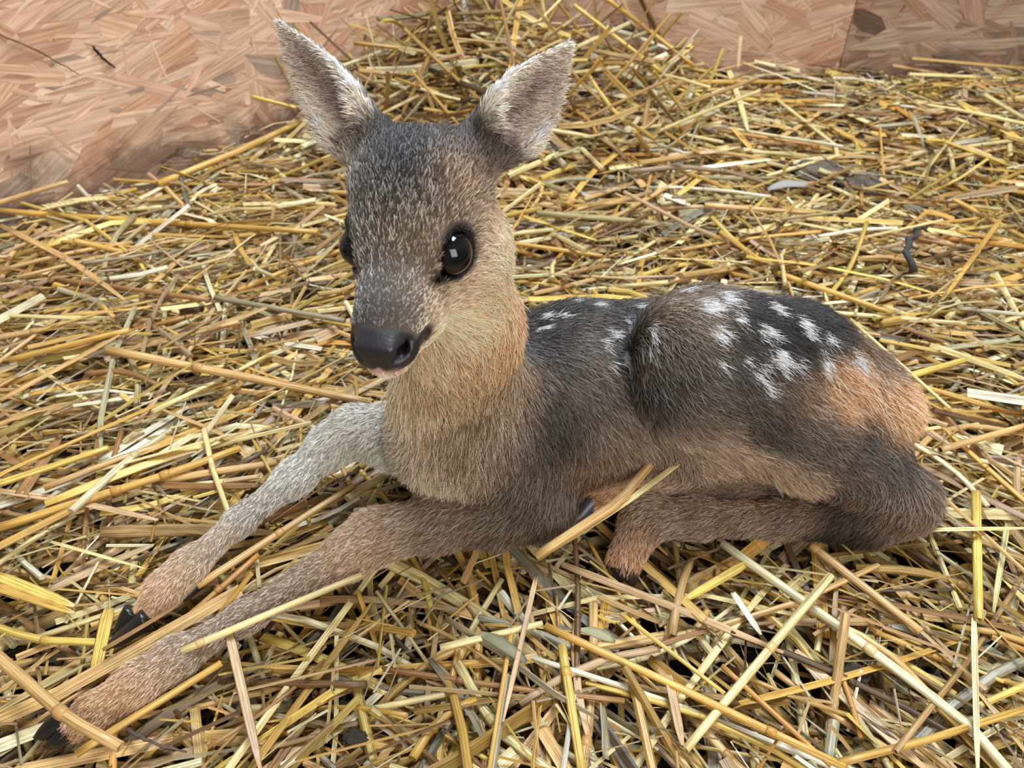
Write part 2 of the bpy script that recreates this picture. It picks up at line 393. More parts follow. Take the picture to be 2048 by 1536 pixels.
# ------------------------------------------------------------------ fawn: one continuous body
t0=time.time()
SDF,_=build()
BV,BF=surface_nets(SDF);BV=smooth(BV,BF);BN,FNv=normals(BV,BF)
if ((BV-BV.mean(0))*BN).sum()<0: BF=BF[:,::-1];BN=-BN;FNv=-FNv
print('body',len(BV),time.time()-t0)
bvh=BVHTree.FromPolygons(BV.tolist(),BF.tolist())
def hit(u,v):
    d=Vector(ray(u,v)).normalized();r=bvh.ray_cast(Vector(CAM),d)
    if r[0] is None:
        q=bvh.find_nearest(Vector(P(u,v,y=.42)));return np.array(q[0]),np.array(q[1])
    return np.array(r[0]),np.array(r[1])
def sdf_at(p):
    i=np.rint((p-LO)/VOX).astype(int);ok=((i>=0)&(i<DIM)).all(-1);i=np.clip(i,0,DIM-1)
    return np.where(ok,SDF[i[...,0],i[...,1],i[...,2]],.05)
# fur colour, flow, length: (u,v, colour, flow du,dv, length mm, lift, speckle)
ANC=[
(800,290,(62,61,66),(0,-1),5,.42,.75),(740,300,(76,68,64),(-.2,-1),5,.4,.6),(900,280,(92,80,72),(.2,-1),5,.4,.6),(700,345,(178,160,140),(-.6,-.8),7,.5,.4),
(800,350,(58,56,58),(0,-1),5,.42,.8),(810,410,(66,59,55),(0,-1),5,.4,.75),(880,400,(84,71,62),(.1,-1),5,.4,.7),(930,370,(172,130,90),(.35,-.9),6,.38,.4),
(720,400,(104,92,80),(-.2,-1),5,.4,.6),(965,325,(40,36,36),(.3,-.9),6,.35,.3),(940,285,(40,36,38),(.2,-.9),6,.35,.3),(980,345,(60,50,46),(.3,-.9),6,.35,.3),(775,262,(44,40,40),(-.2,-.9),5,.35,.3),(725,300,(44,38,36),(-.3,-.9),5,.35,.3),
(790,470,(140,118,94),(0,-1),4.2,.38,.65),(860,470,(156,128,98),(.15,-1),4.2,.38,.5),(790,540,(108,96,86),(-.05,-1),3.6,.36,.7),(735,540,(124,112,104),(-.1,-1),3.6,.36,.65),
(715,590,(156,150,146),(-.3,-1),3.2,.36,.5),(745,600,(92,88,92),(0,-1),3,.35,.6),(790,600,(128,112,98),(.3,-1),3.2,.35,.6),(755,632,(40,37,40),(0,-1),2.0,.35,.3),(725,636,(46,43,46),(0,-1),2,.35,.3),(790,640,(44,40,42),(.3,-1),2,.35,.3),(815,652,(40,36,38),(.5,-.9),2,.35,.3),(805,632,(120,104,92),(.5,-.9),2.6,.35,.5),
(870,570,(168,140,110),(.7,-.5),4.2,.3,.45),(860,620,(176,148,116),(.9,-.2),4.5,.3,.4),(920,580,(180,150,116),(.9,-.1),6,.28,.35),(965,540,(198,168,136),(.8,.2),8,.28,.3),
(985,480,(204,178,148),(.7,.3),8,.3,.3),(985,420,(190,160,128),(.6,.1),8,.34,.3),(870,520,(44,38,38),(-.3,.9),3,.3,.2),(900,548,(50,42,40),(.2,1),3,.3,.2),(948,478,(60,50,46),(.8,-.4),4,.3,.2),
(860,672,(212,182,148),(.9,.1),6,.28,.25),(920,645,(212,182,146),(.9,.3),9,.28,.25),(980,600,(198,166,130),(.7,.7),10,.26,.25),(800,738,(206,172,146),(.4,.9),3,.3,.2),(755,747,(200,166,148),(0,1),2.5,.3,.2),
(850,720,(182,150,112),(.3,1),9,.3,.3),(930,720,(170,136,98),(.2,1),12,.28,.35),(1010,690,(168,126,84),(.3,1),11,.26,.35),(800,800,(176,148,110),(-.25,1),13,.3,.35),(900,800,(160,128,92),(0,1),14,.28,.4),
(990,800,(150,118,84),(.2,1),13,.26,.4),(1040,760,(140,108,76),(.25,1),12,.25,.4),(850,890,(154,126,94),(-.15,1),15,.3,.4),(940,890,(136,108,80),(0,1),15,.28,.45),(1030,880,(104,82,64),(.1,1),13,.25,.5),
(860,950,(168,146,122),(-.3,1),13,.3,.4),(1090,860,(52,46,44),(.5,.9),12,.25,.5),(1100,940,(88,72,60),(-.05,1),12,.25,.55),(1130,1000,(96,76,60),(-.2,1),11,.25,.5),(1040,980,(98,80,66),(-.3,1),12,.25,.55),
(960,1010,(112,90,72),(-.6,.8),11,.25,.5),(880,1030,(126,100,78),(-.8,.6),9,.24,.5),(780,1050,(148,118,90),(-.9,.5),8,.24,.45),(700,1100,(164,130,98),(-.85,.55),7,.24,.4),(600,1165,(150,124,100),(-.85,.55),6.5,.24,.45),
(492,1230,(146,122,102),(-.85,.55),6,.24,.45),(400,1290,(150,126,104),(-.85,.55),6,.24,.45),(320,1345,(160,126,94),(-.8,.6),6.5,.26,.4),(230,1400,(174,132,90),(-.75,.65),6.5,.28,.35),(170,1440,(164,120,80),(-.7,.7),6,.28,.35),
(800,880,(164,152,136),(-.9,.2),11,.28,.35),(720,850,(156,148,136),(-1,.25),9,.26,.5),(660,880,(172,164,152),(-.8,.6),8,.25,.5),(600,950,(166,158,146),(-.75,.65),7,.24,.5),(520,1020,(154,142,128),(-.75,.65),6.5,.24,.5),
(440,1090,(158,136,112),(-.75,.65),6,.24,.4),(370,1150,(170,138,108),(-.7,.7),6,.25,.35),(310,1200,(180,138,98),(-.65,.75),6,.28,.3),(700,900,(180,172,158),(-.6,.9),9,.3,.25),
(1040,600,(62,60,64),(1,.15),9,.22,.6),(1120,600,(60,57,60),(1,.1),9,.22,.6),(1220,596,(66,62,62),(1,.1),9,.22,.6),(1275,600,(70,64,62),(1,.3),9,.22,.6),
(1080,690,(72,66,64),(.9,.5),11,.24,.6),(1160,680,(98,84,70),(.9,.4),11,.24,.55),(1240,680,(78,70,66),(.9,.5),11,.24,.6),(1080,780,(44,42,44),(.7,.8),12,.24,.5),(1150,770,(92,78,66),(.8,.6),12,.25,.55),
(1230,780,(92,78,66),(.8,.6),12,.25,.55),(1150,860,(84,70,60),(.5,.9),13,.25,.5),(1220,870,(118,96,78),(.7,.8),14,.26,.5),(1280,860,(124,100,78),(.8,.6),14,.28,.45),(1180,930,(120,88,64),(.1,1),11,.28,.4),
(1320,610,(140,116,92),(.7,.7),10,.24,.45),(1310,680,(98,84,74),(.6,.8),11,.24,.55),(1390,640,(112,92,74),(.85,.5),12,.24,.5),(1380,720,(92,78,66),(.7,.7),12,.24,.55),(1320,780,(76,66,60),(.7,.7),12,.24,.5),
(1400,600,(104,86,72),(1,.2),11,.24,.5),(1480,650,(50,44,42),(.95,.35),12,.24,.5),(1560,650,(44,39,38),(.9,.4),12,.24,.5),(1570,690,(42,37,36),(.9,.45),12,.24,.5),(1640,650,(50,44,42),(.85,.55),12,.24,.5),
(1480,720,(70,60,54),(.9,.45),12,.24,.55),(1440,790,(68,58,52),(.85,.5),13,.25,.5),(1520,810,(86,70,58),(.85,.5),13,.25,.5),(1400,840,(116,94,74),(.85,.5),15,.28,.45),(1600,790,(128,98,72),(.9,.45),13,.26,.45),
(1560,840,(64,54,48),(.85,.5),13,.25,.45),(1640,880,(92,72,58),(.85,.5),13,.26,.5),(1690,770,(170,126,86),(.85,.55),15,.28,.35),(1760,780,(182,136,94),(.8,.6),17,.3,.3),(1800,830,(196,148,102),(.75,.65),18,.32,.25),
(1750,720,(110,84,64),(.8,.6),14,.26,.45),(1740,870,(60,52,50),(.85,.5),13,.26,.45),(1800,920,(74,64,60),(.7,.7),13,.26,.5),(1720,930,(92,74,64),(.85,.5),12,.26,.5),(1850,980,(110,86,68),(.2,1),12,.28,.45),
(1800,1010,(112,88,70),(-.2,1),11,.28,.45),(1840,1050,(128,98,74),(-.4,.9),10,.28,.45),(1740,1010,(104,82,66),(-.6,.8),9,.26,.5),(1680,1068,(40,34,32),(-.6,.8),7,.3,.15),(1720,1075,(70,58,50),(-.5,.9),8,.28,.35),
(1600,1030,(122,96,74),(-.9,.4),8,.25,.45),(1500,1020,(136,102,74),(-.95,.3),8,.25,.45),(1500,1060,(128,104,82),(-.7,.7),8,.25,.45),(1400,1030,(132,104,80),(-.95,.3),8,.25,.45),(1320,1010,(136,112,92),(-.9,.4),8,.25,.45),
(1280,1050,(146,110,78),(-.5,.9),8,.26,.4),(1255,1110,(168,118,76),(-.1,1),7,.28,.35),(1240,985,(178,132,86),(-.8,.5),6,.26,.3),(1300,965,(150,114,80),(-.9,.4),7,.26,.4),(1450,975,(110,86,66),(-.9,.3),8,.26,.4),
(1450,905,(148,120,94),(.8,.6),17,.3,.35),(1550,950,(146,118,90),(.85,.55),15,.3,.3),(1380,880,(140,112,88),(.7,.7),16,.3,.4),(1330,920,(120,96,76),(.2,.9),12,.3,.4),
]
SPOT=[(1405,609,25),(1437,591,24),(1465,629,14),(1424,659,20),(1534,611,19),(1520,657,19),(1589,640,17),(1602,657,15),(1644,668,15),(1630,691,10),(1543,708,22),(1584,723,14),(1639,719,18),(1700,714,22),(1506,742,16),(1524,769,17),(1428,719,9),(1483,714,9),(1352,584,16),
(1043,604,15),(1084,636,11),(1070,659,9),(1120,632,8),(1185,609,12),(1270,613,11),(1217,664,12),(1199,682,9),(1263,678,11),(1300,659,10),(1254,719,9),(1217,723,8),(1304,691,8),(1330,606,9),(1555,725,14),(1240,640,8),(1140,606,9)]
AP=[];AC=[];AD=[];AM=[];AN=[]
for (u,v,c,d,l,li,sp) in ANC:
    p,n=hit(u,v);dv=RT*d[0]-UP*d[1];dv=dv-n*(dv@n)
    AP.append(p);AC.append(lin(c));AD.append(dv/max(np.linalg.norm(dv),.2));AM.append((l*.001,li,sp));AN.append(n)
AP,AC,AD,AM,AN=map(np.array,(AP,AC,AD,AM,AN))
lumA=AC@np.array([.21,.72,.07]);AC=AC*(1.0+.42*np.clip(lumA/.22,0,1))[:,None];lumA=AC@np.array([.21,.72,.07]);AC=AC*.93+lumA[:,None]*.07
SP=[];SR=[]
for u,v,r in SPOT:
    p,n=hit(u,v);SP.append(p);SR.append(r*(1.08 if u>1310 else 1.3)*((p-CAM)@FW)/FPX)
SP=np.array(SP);SR=np.array(SR)
def wob(p,f,s):   # smooth pseudo-noise vector field
    a=p*f
    return np.stack([np.sin(a[:,1]*1.7+s+1.3*np.sin(a[:,2]*1.1)),np.sin(a[:,2]*1.9+2*s+1.3*np.sin(a[:,0]*1.3)),np.sin(a[:,0]*1.8+3*s+1.3*np.sin(a[:,1]*1.2))],1)
def local_head(p):return ((p-HP)@HR)*100
def nose_mask(p):
    q=local_head(p);e=np.sqrt(((q[:,0]-5.5)/1.35)**2+(q[:,1]/1.75)**2+((q[:,2]+2.2)/1.02)**2)
    lip=np.sqrt(((q[:,0]-4.75)/1.65)**2+((np.abs(q[:,1])-1.3)/.9)**2+((q[:,2]+2.68)/.70)**2)
    chin=np.clip((q[:,2]+3.22)/.08,0,1)
    return np.clip((1.0-np.minimum(e,lip))/.10+.5,0,1)*np.where(q[:,0]>2.4,1,0)*chin
def ear_mask(p):
    out=np.zeros(len(p));inn=np.zeros(len(p));axis=np.zeros((len(p),3));sv=np.zeros(len(p));side=np.zeros((len(p),3))
    for s in (-1,1):
        base,tip=EARS[s][0],EARS[s][1];a=unit(tip-base);L=np.linalg.norm(tip-base);t=(p-base)@a/L
        rad=np.linalg.norm(p-base-np.outer((p-base)@a,a),axis=1)
        m=(t>.06)&(rad<.026)&(t<1.15);out[m]=1;axis[m]=a;sv[m]=t[m]
        D=EARS[s][5];D=unit(D-a*(D@a));side[m]=D
    return out>0,axis,sv,side
def coat(p,n):
    """colour, flow direction, (length, lift, speckle) of the coat at surface points"""
    col=np.zeros((len(p),3));d=np.zeros((len(p),3));m=np.zeros((len(p),3))
    for i in range(0,len(p),20000):
        q=p[i:i+20000];D2=((q[:,None]-AP[None])**2).sum(2)
        W=np.exp(-D2/(2*.0115**2))+1e-3*np.exp(-D2/(2*.035**2))+1e-12/(D2+1e-4)
        W*=np.clip(.55+.45*(n[i:i+20000]@AN.T),.08,1);W/=W.sum(1)[:,None]
        col[i:i+20000]=W@AC;d[i:i+20000]=W@AD;m[i:i+20000]=W@AM
    # pale fawn spots
    pw=p+wob(p,420,1.)*.0011+wob(p,1100,2.)*.0008
    f=np.zeros(len(p))
    for c,r in zip(SP,SR):
        dd=np.linalg.norm(pw-c,axis=1)/r;f=np.maximum(f,np.clip((1.12-dd)/.5,0,1))
    # dark skin and short black hair around the eyes, drawn out to the front corner
    for s_ in (-1,1):
        out=unit(HR@np.array([.66,s_*.74,.10]));lg=unit(HR@np.array([.72,-s_*.62,-.40]));lg=unit(lg-out*(lg@out))
        d1=np.linalg.norm(p-EYE[s_],axis=1)-EYER;dk_=np.clip((.0050-d1)/.0022,0,1)
        d2=np.linalg.norm(p-(EYE[s_]+lg*.0125+out*.005),axis=1);dk_=np.maximum(dk_,np.clip((.0075-d2)/.003,0,1))
        col=col*(1-dk_[:,None])+lin((26,22,22))*dk_[:,None];m[:,0]*=1-.45*dk_;m[:,2]*=1-.7*dk_
    # ears
    em,ax,sv,sd=ear_mask(p);inner=em&((n*sd).sum(1)>.0)
    outer=em&~inner
    ci=lin((226,206,186));co=lin((120,112,108))
    k=np.clip((sv-.0)/.18,0,1)[:,None]
    pink=np.clip(1-np.abs(sv-.35)/.3,0,1)[:,None]
    lat=np.zeros(len(p))
    for s_ in (-1,1):
        b_=EARS[s_][0];a_=unit(EARS[s_][1]-b_);S_=np.cross(a_,unit(EARS[s_][5]-a_*(EARS[s_][5]@a_)));l_=np.abs((p-b_)@S_)/.0165
        near=np.linalg.norm(p-b_-np.outer((p-b_)@a_,a_),axis=1)<.03;lat=np.where(near,l_,lat)
    pink=np.clip(1.15-lat*1.25,0,1)[:,None]*np.clip((.95-sv)/.3,0,1)[:,None]
    col=np.where(inner[:,None],col*(1-k)+k*(ci*(1-.8*pink)+lin((128,96,88))*.8*pink),col);col=np.where(outer[:,None],col*(1-k)+co*k,col)
    rimf=em&(np.abs((n*sd).sum(1))<.45)&(sv>.25);col[rimf]=lin((232,226,220))
    sgn=np.cross(ax,sd)
    d=np.where(em[:,None],ax+np.where(inner[:,None],.9*np.cross(ax,sd)*np.sign((np.cross(ax,sd)*np.array([1.,0,0])).sum(1))[:,None]*np.where(p[:,:1]<-.05,-.75,.75)-.25*ax,0),d)
    m[:,0]=np.where(inner,.0095*(1-.68*np.clip(sv,0,1)),np.where(outer,.0045*(1-.4*np.clip(sv,0,1)),m[:,0]));m[:,1]=np.where(inner,.40,np.where(outer,.3,m[:,1]));m[:,2]=np.where(em,.35,m[:,2])
    d=d-n*(d*n).sum(1)[:,None];d/=np.maximum(np.linalg.norm(d,axis=1),1e-6)[:,None]
    return col,d,m,f
bcol,bd,bm,bs=coat(BV,BN)
nm=nose_mask(BV);q=local_head(BV)
SPOTC=lin((226,222,220))
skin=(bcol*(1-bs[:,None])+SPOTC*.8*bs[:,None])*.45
nosec=np.tile(lin((40,36,39)),(len(BV),1));skin=skin*(1-nm[:,None])+nosec*nm[:,None]
pinkn=np.clip(1-np.linalg.norm(q-np.array([5.5,1.0,-2.85]),axis=1)/.45,0,1)*nm
skin=skin*(1-.3*pinkn[:,None])+lin((120,80,80))*.3*pinkn[:,None]
for s_ in (-1,1):
    nd=np.linalg.norm((q-np.array([5.4,s_*1.05,-2.25]))/np.array([1,.75,.8]),axis=1);kk_=np.clip((.62-nd)/.15,0,1)[:,None];skin=skin*(1-kk_)+lin((22,17,18))*kk_;wet=None
chin=(q[:,0]>3.2)&(q[:,0]<8)&(q[:,2]<-3.25)&(q[:,2]>-4.6)&(np.abs(q[:,1])<1.6)
skin[chin]=lin((190,150,136))
eyem=np.minimum(*[np.linalg.norm(BV-EYE[s],axis=1) for s in (-1,1)])
lid=np.clip((EYER+.0030-eyem)/.0015,0,1);skin=skin*(1-lid[:,None])+lin((26,22,22))*lid[:,None]
wet=np.maximum(nm,lid*.6)
body_me=mesh_np('fawn_body',BV,quads=BF,col=skin,smooth=True)
a=body_me.attributes.new('wet','FLOAT','POINT');a.data.foreach_set('value',wet.astype(np.float32))
fawn=link('fawn',body_me,None,mat_body())
tag(fawn,'young spotted fawn lying on the straw with its front legs stretched out','fawn')
# ------------------------------------------------------------------ fur as strands
def make_fur(n_hair,name='fur'):
    area_=.5*np.linalg.norm(FNv,axis=1);fc=BV[BF].mean(1);fn=FNv/np.maximum(np.linalg.norm(FNv,axis=1),1e-12)[:,None]
    vd=CAM-fc;vd/=np.linalg.norm(vd,axis=1)[:,None];face=(fn*vd).sum(1)
    dens=np.where(face>-.25,1.,.30)
    qf=local_head(fc);headz=(qf[:,0]>-6)&(qf[:,0]<8)&(np.abs(qf[:,1])<5)&(qf[:,2]>-4.5)&(qf[:,2]<6)
    dens=dens*np.where(headz,1.5,1.)*np.where(ear_mask(fc)[0],1.5,1)
    dens=np.where((fc[:,2]<.004),dens*.3,dens)
    pr=area_*dens;pr/=pr.sum()
    f=rng.choice(len(BF),n_hair,p=pr);r=rng.random((n_hair,2))
    a,b,c,d=(BV[BF[f,i]] for i in range(4));u,v=r[:,:1],r[:,1:]
    root=(a*(1-u)+b*u)*(1-v)+(d*(1-u)+c*u)*v
    na,nb_,nc,nd=(BN[BF[f,i]] for i in range(4));nn=(na*(1-u)+nb_*u)*(1-v)+(nd*(1-u)+nc*u)*v;nn/=np.linalg.norm(nn,axis=1)[:,None]
    ed=np.minimum(*[np.linalg.norm(root-EYE[s],axis=1) for s in (-1,1)])
    qh=local_head(root)
    keep=(nose_mask(root)<.35)&(ed>EYER+.0016)&(root[:,2]>-.006)
    keep&=~((qh[:,0]>3.2)&(qh[:,0]<8)&(np.abs(qh[:,1])<2)&(qh[:,2]<-3.0)&(qh[:,2]>-3.3))
    root,nn=root[keep],nn[keep];n=len(root)
    col,fl,m,sp=coat(root,nn)
    legz=(root[:,0]<-.09)&(root[:,2]<.09);L=m[:,0]*np.where(legz,.78,1)*rng.uniform(.65,1.25,n);lift=m[:,1]+rng.normal(0,.10,n)
    clump=wob(root,700,.7)*.16+wob(root,1700,1.9)*.14+rng.normal(0,.13,(n,3))
    dr=fl+clump;dr-=nn*(dr*nn).sum(1)[:,None];dr/=np.linalg.norm(dr,axis=1)[:,None]
    ca,sa=np.cos(lift)[:,None],np.sin(lift)[:,None]
    K=4;ts=np.linspace(0,1,K);pos=np.zeros((n,K,3),np.float32)
    curl=rng.normal(0,.10,(n,3))
    for i,t in enumerate(ts):
        pos[:,i]=root-nn*.0003+L[:,None]*(t*(dr*ca+nn*sa)-nn*(t*t*.16)*sa/.3+curl*t*t-np.array([0,0,.06])*t*t)
    # agouti: dark-based hairs with paler tips, some dark guard hairs
    spk=m[:,2]*np.where((qh[keep][:,0]>-6)&(qh[keep][:,2]>-1.5)&(np.abs(qh[keep][:,1])<3.2),1.25,1);isspot=rng.random(n)<sp;cl=np.clip(wob(root,2300,.3).sum(1)*.45+wob(root,900,2.2).sum(1)*.2,-1,1)
    lum=np.where(rng.random(n)+.28*cl<.42+.2*np.clip((spk-.4)/.3,0,1),1-1.05*spk*rng.uniform(.6,1,n),1+1.5*spk*rng.uniform(0,1,n)**1.3)*1.1;lum=np.clip(lum,.12,3)
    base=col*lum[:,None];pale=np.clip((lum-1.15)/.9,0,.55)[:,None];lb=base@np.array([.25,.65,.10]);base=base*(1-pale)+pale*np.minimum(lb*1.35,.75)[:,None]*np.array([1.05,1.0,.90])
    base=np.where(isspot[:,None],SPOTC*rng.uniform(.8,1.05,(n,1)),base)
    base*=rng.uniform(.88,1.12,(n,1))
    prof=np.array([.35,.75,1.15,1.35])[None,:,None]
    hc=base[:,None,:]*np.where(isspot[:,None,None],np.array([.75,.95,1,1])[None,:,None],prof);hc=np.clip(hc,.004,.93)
    rad=np.array([.00017,.00017,.00013,.00004],np.float32)[None]*rng.uniform(.8,1.25,(n,1));rad=rad*np.interp(m[:,0],[.002,.006,.014],[.8,.95,1.1])[:,None]
    hz=(qh[keep][:,0]>-5)&(qh[keep][:,0]<8)&(np.abs(qh[keep][:,1])<4)&(qh[keep][:,2]>-4)&(qh[keep][:,2]<5);rad=rad*np.where(hz,1.3,1)[:,None]
    cu=bpy.data.hair_curves.new(name);cu.add_curves([K]*n)
    cu.attributes['position'].data.foreach_set('vector',pos.ravel())
    ra=cu.attributes.get('radius') or cu.attributes.new('radius','FLOAT','POINT');ra.data.foreach_set('value',rad.astype(np.float32).ravel())
    ca_=cu.attributes.new('col','FLOAT_COLOR','POINT');c4=np.ones((n*K,4),np.float32);c4[:,:3]=hc.reshape(-1,3);ca_.data.foreach_set('color',c4.ravel())
    o=link(name,cu,fawn,M_FUR);tag(o,'grey brown speckled coat with white spots on the back',None,None,'stuff');return o
M_FUR=mat_fur()
if FUR:make_fur(FUR)
print('fur',time.time()-t0)
# ------------------------------------------------------------------ eyes, lashes, hooves
def sphere(c,r,ax,nU=40,nV=24):
    z=unit(ax);x=unit(np.cross(z,[.3,.5,1.]));y=np.cross(z,x)
    th=np.linspace(0,np.pi,nV+1);V=[];A=[]
    for t in th:
        for k in range(nU):
            f=2*np.pi*k/nU;bul=1+.06*max(0,math.cos(t))**6
            V.append(c+r*bul*(z*math.cos(t)+(x*math.cos(f)+y*math.sin(f))*math.sin(t)));A.append(t)
    q=[[i*nU+k,(i+1)*nU+k,(i+1)*nU+(k+1)%nU,i*nU+(k+1)%nU] for i in range(nV) for k in range(nU)]
    return np.array(V),np.array(q),np.array(A)
M_EYE=mat_attr('wet_eye',.03,.45)
for s in (-1,1):
    ax=HR@np.array([.66,s*.74,.10]);V,q,A=sphere(EYE[s],EYER,ax)
    iris=np.clip((.95-A)/.06,0,1)[:,None];pup=np.clip((.50-A)/.08,0,1)[:,None]
    col=lin((20,17,17))*(1-iris)+lin((20,15,13))*iris;col=col*(1-pup)+lin((8,7,8))*pup
    tag(link('eye',mesh_np('eye',V,quads=q,col=col,smooth=True),fawn,M_EYE),'glossy black eye')
def strands(name,roots,dirs,lens,bend,rad,col,label=None):
    n=len(roots);K=5;ts=np.linspace(0,1,K);pos=np.zeros((n,K,3),np.float32)
    for i,t in enumerate(ts):pos[:,i]=roots+lens[:,None]*(dirs*t+bend*t*t)
    cu=bpy.data.hair_curves.new(name);cu.add_curves([K]*n);cu.attributes['position'].data.foreach_set('vector',pos.ravel())
    ra=cu.attributes.get('radius') or cu.attributes.new('radius','FLOAT','POINT');ra.data.foreach_set('value',(rad*np.linspace(1,.25,K)[None]*np.ones((n,1))).astype(np.float32).ravel())
    ca=cu.attributes.new('col','FLOAT_COLOR','POINT');c4=np.ones((n*K,4),np.float32);c4[:,:3]=col;ca.data.foreach_set('color',c4.ravel())
    o=link(name,cu,fawn,M_FUR);return o
for s in (-1,1):
    out=unit(HR@np.array([.66,s*.74,.10]));lng=unit(HR@np.array([.72,-s*.62,-.40]));lng=unit(lng-out*(lng@out));upv=np.cross(out,lng)
    if upv[2]<0:upv=-upv
    k=34;f=np.linspace(-1,1,k)+rng.normal(0,.03,k)
    R=EYE[s]+out*.0052+lng*(f*.0092)[:,None]+upv*(.0082*np.sqrt(np.clip(1-f*f*.9,0,1)))[:,None]
    D=out[None]*.8+upv[None]*.35-lng[None]*(.35-f*.4)[:,None]+rng.normal(0,.08,(k,3))
    strands('eyelash',R,D,rng.uniform(.005,.0085,k),-upv*.25,.00014,lin((20,17,17)))
def claw(base,tip,upv,w,h,c0,c1,name='hoof'):
    a=tip-base;L=np.linalg.norm(a);a=a/L;upv=unit(upv-a*(upv@a));sd=np.cross(a,upv);V=[];C=[];n=14;K=12
    for i in range(n+1):
        t=i/n;ww=w*(1-.18*t-.72*max(0,(t-.45)/.55)**2.2);hh=h*(1-.75*t**1.3)+.0006
        for k in range(K):
            f=2*np.pi*k/K;x=math.cos(f);y=math.sin(f)
            y=y if y>0 else y*.45
            V.append(base+a*L*t+sd*x*ww+upv*(y*hh-h*.35*(0)));C.append(c0*(1-t)+c1*t)
    q=[[i*K+k,i*K+(k+1)%K,(i+1)*K+(k+1)%K,(i+1)*K+k] for i in range(n) for k in range(K)]
    return tag(link(name,mesh_np(name,np.array(V),faces=[np.arange(K)[::-1],np.arange(n*K,(n+1)*K)],quads=q,col=np.array(C),smooth=True),fawn,M_HOOF),'dark horny hoof')
M_HOOF=mat_attr('hoof_horn',.34,.5,260,.35,.0004)
Zv=np.array([0,0,1.]);dk=lin((30,26,25));br=lin((62,48,42));sl=lin((78,76,84))
# far front foot, dewclaw, near front foot, hind feet
claw(P(300,1238,z=.017),P(215,1296,z=.006),Zv,.0068,.0085,dk,br);claw(P(272,1222,z=.018),P(230,1272,z=.008),Zv,.0062,.0085,dk,dk)
claw(P(398,1168,z=.012),P(362,1204,z=.008),Zv,.0045,.0055,dk,br,'dewclaw')
claw(P(165,1448,z=.013),P(92,1496,z=.006),Zv,.0070,.0085,dk,dk);claw(P(140,1434,z=.014),P(72,1478,z=.007),Zv,.0068,.0085,dk,dk)
claw(P(1190,1002,z=.020),P(1132,1056,z=.010),Zv,.0072,.0095,sl,br*.8);claw(P(1215,1000,z=.016),P(1165,1062,z=.004),Zv,.0070,.0085,dk,dk)
claw(P(1252,1130,z=.012),P(1268,1172,z=.002),np.array([-.3,-.6,.7]),.0065,.0075,dk,br);claw(P(1236,1130,z=.012),P(1242,1166,z=.002),np.array([-.3,-.6,.7]),.0062,.0075,dk,dk)
claw(P(1320,1078,z=.012),P(1344,1092,z=.008),Zv,.0040,.0045,dk,br,'dewclaw')
# ------------------------------------------------------------------ straw bedding
PAL={'gold':(212,172,96),'yellow':(226,198,112),'pale':(236,220,170),'cream':(240,234,204),'white':(238,236,226),'tan':(212,176,126),'pink':(208,178,148),'brown':(158,120,80),'orange':(200,148,82),'grey':(160,152,134),'green':(212,210,166),'dark':(98,78,58)}
PAL={k:lin(v)*np.array([1.02,.98,.84]) for k,v in PAL.items()}
def bed(x,y):
    z=.010*np.sin(x*9+1.3)*np.sin(y*7+.4)+.006*np.sin(x*23+y*17)
    z=z+.115*np.exp(-(((x-CORNER[0]-.10)/.26)**2+((y-CORNER[1]+.02)/.20)**2))
    z=z+.045*np.clip((y-1.0)/.5,0,1)*np.clip((x-.1)/.3,0,1)
    z=z*np.clip((y-.25)/.35,.25,1)
    near=np.exp(-(((x-.02)/.33)**2+((y-.38)/.17)**2));return z*(1-.85*near)
def sections(Cn,ra,rb,tw,K,groove=None):
    """sweep: Cn (N,M,3) centrelines, ra/rb (N,M), tw (N,) -> verts (N,M,K,3)"""
    T=np.gradient(Cn,axis=1);T/=np.maximum(np.linalg.norm(T,axis=2),1e-9)[...,None]
    S=np.cross(T,np.array([0,0,1.]));S/=np.maximum(np.linalg.norm(S,axis=2),1e-6)[...,None];U=np.cross(S,T)
    f=2*np.pi*np.arange(K)/K;co=np.cos(f);si=np.sin(f)
    if groove is not None:
        g=np.ones((len(Cn),K));g[:,K//4]=groove;si=si[None]*g
    else:si=np.tile(si,(len(Cn),1))
    x=ra[...,None]*co;y=rb[...,None]*si[:,None,:]
    c,s=np.cos(tw)[:,None,None],np.sin(tw)[:,None,None]
    return Cn[:,:,None]+S[:,:,None]*(x*c-y*s)[...,None]+U[:,:,None]*(x*s+y*c)[...,None]
def tube_faces(N,M,K):
    base=(np.arange(N)*M*K)[:,None,None];i=np.arange(M-1)[None,:,None]*K;k=np.arange(K)[None,None]
    q=np.stack(np.broadcast_arrays(base+i+k,base+i+(k+1)%K,base+i+K+(k+1)%K,base+i+K+k),-1).reshape(-1,4)
    c0=(np.arange(N)*M*K)[:,None]+np.arange(K)[::-1][None];c1=(np.arange(N)*M*K)[:,None]+(M-1)*K+np.arange(K)[None]
    return q,c0,c1
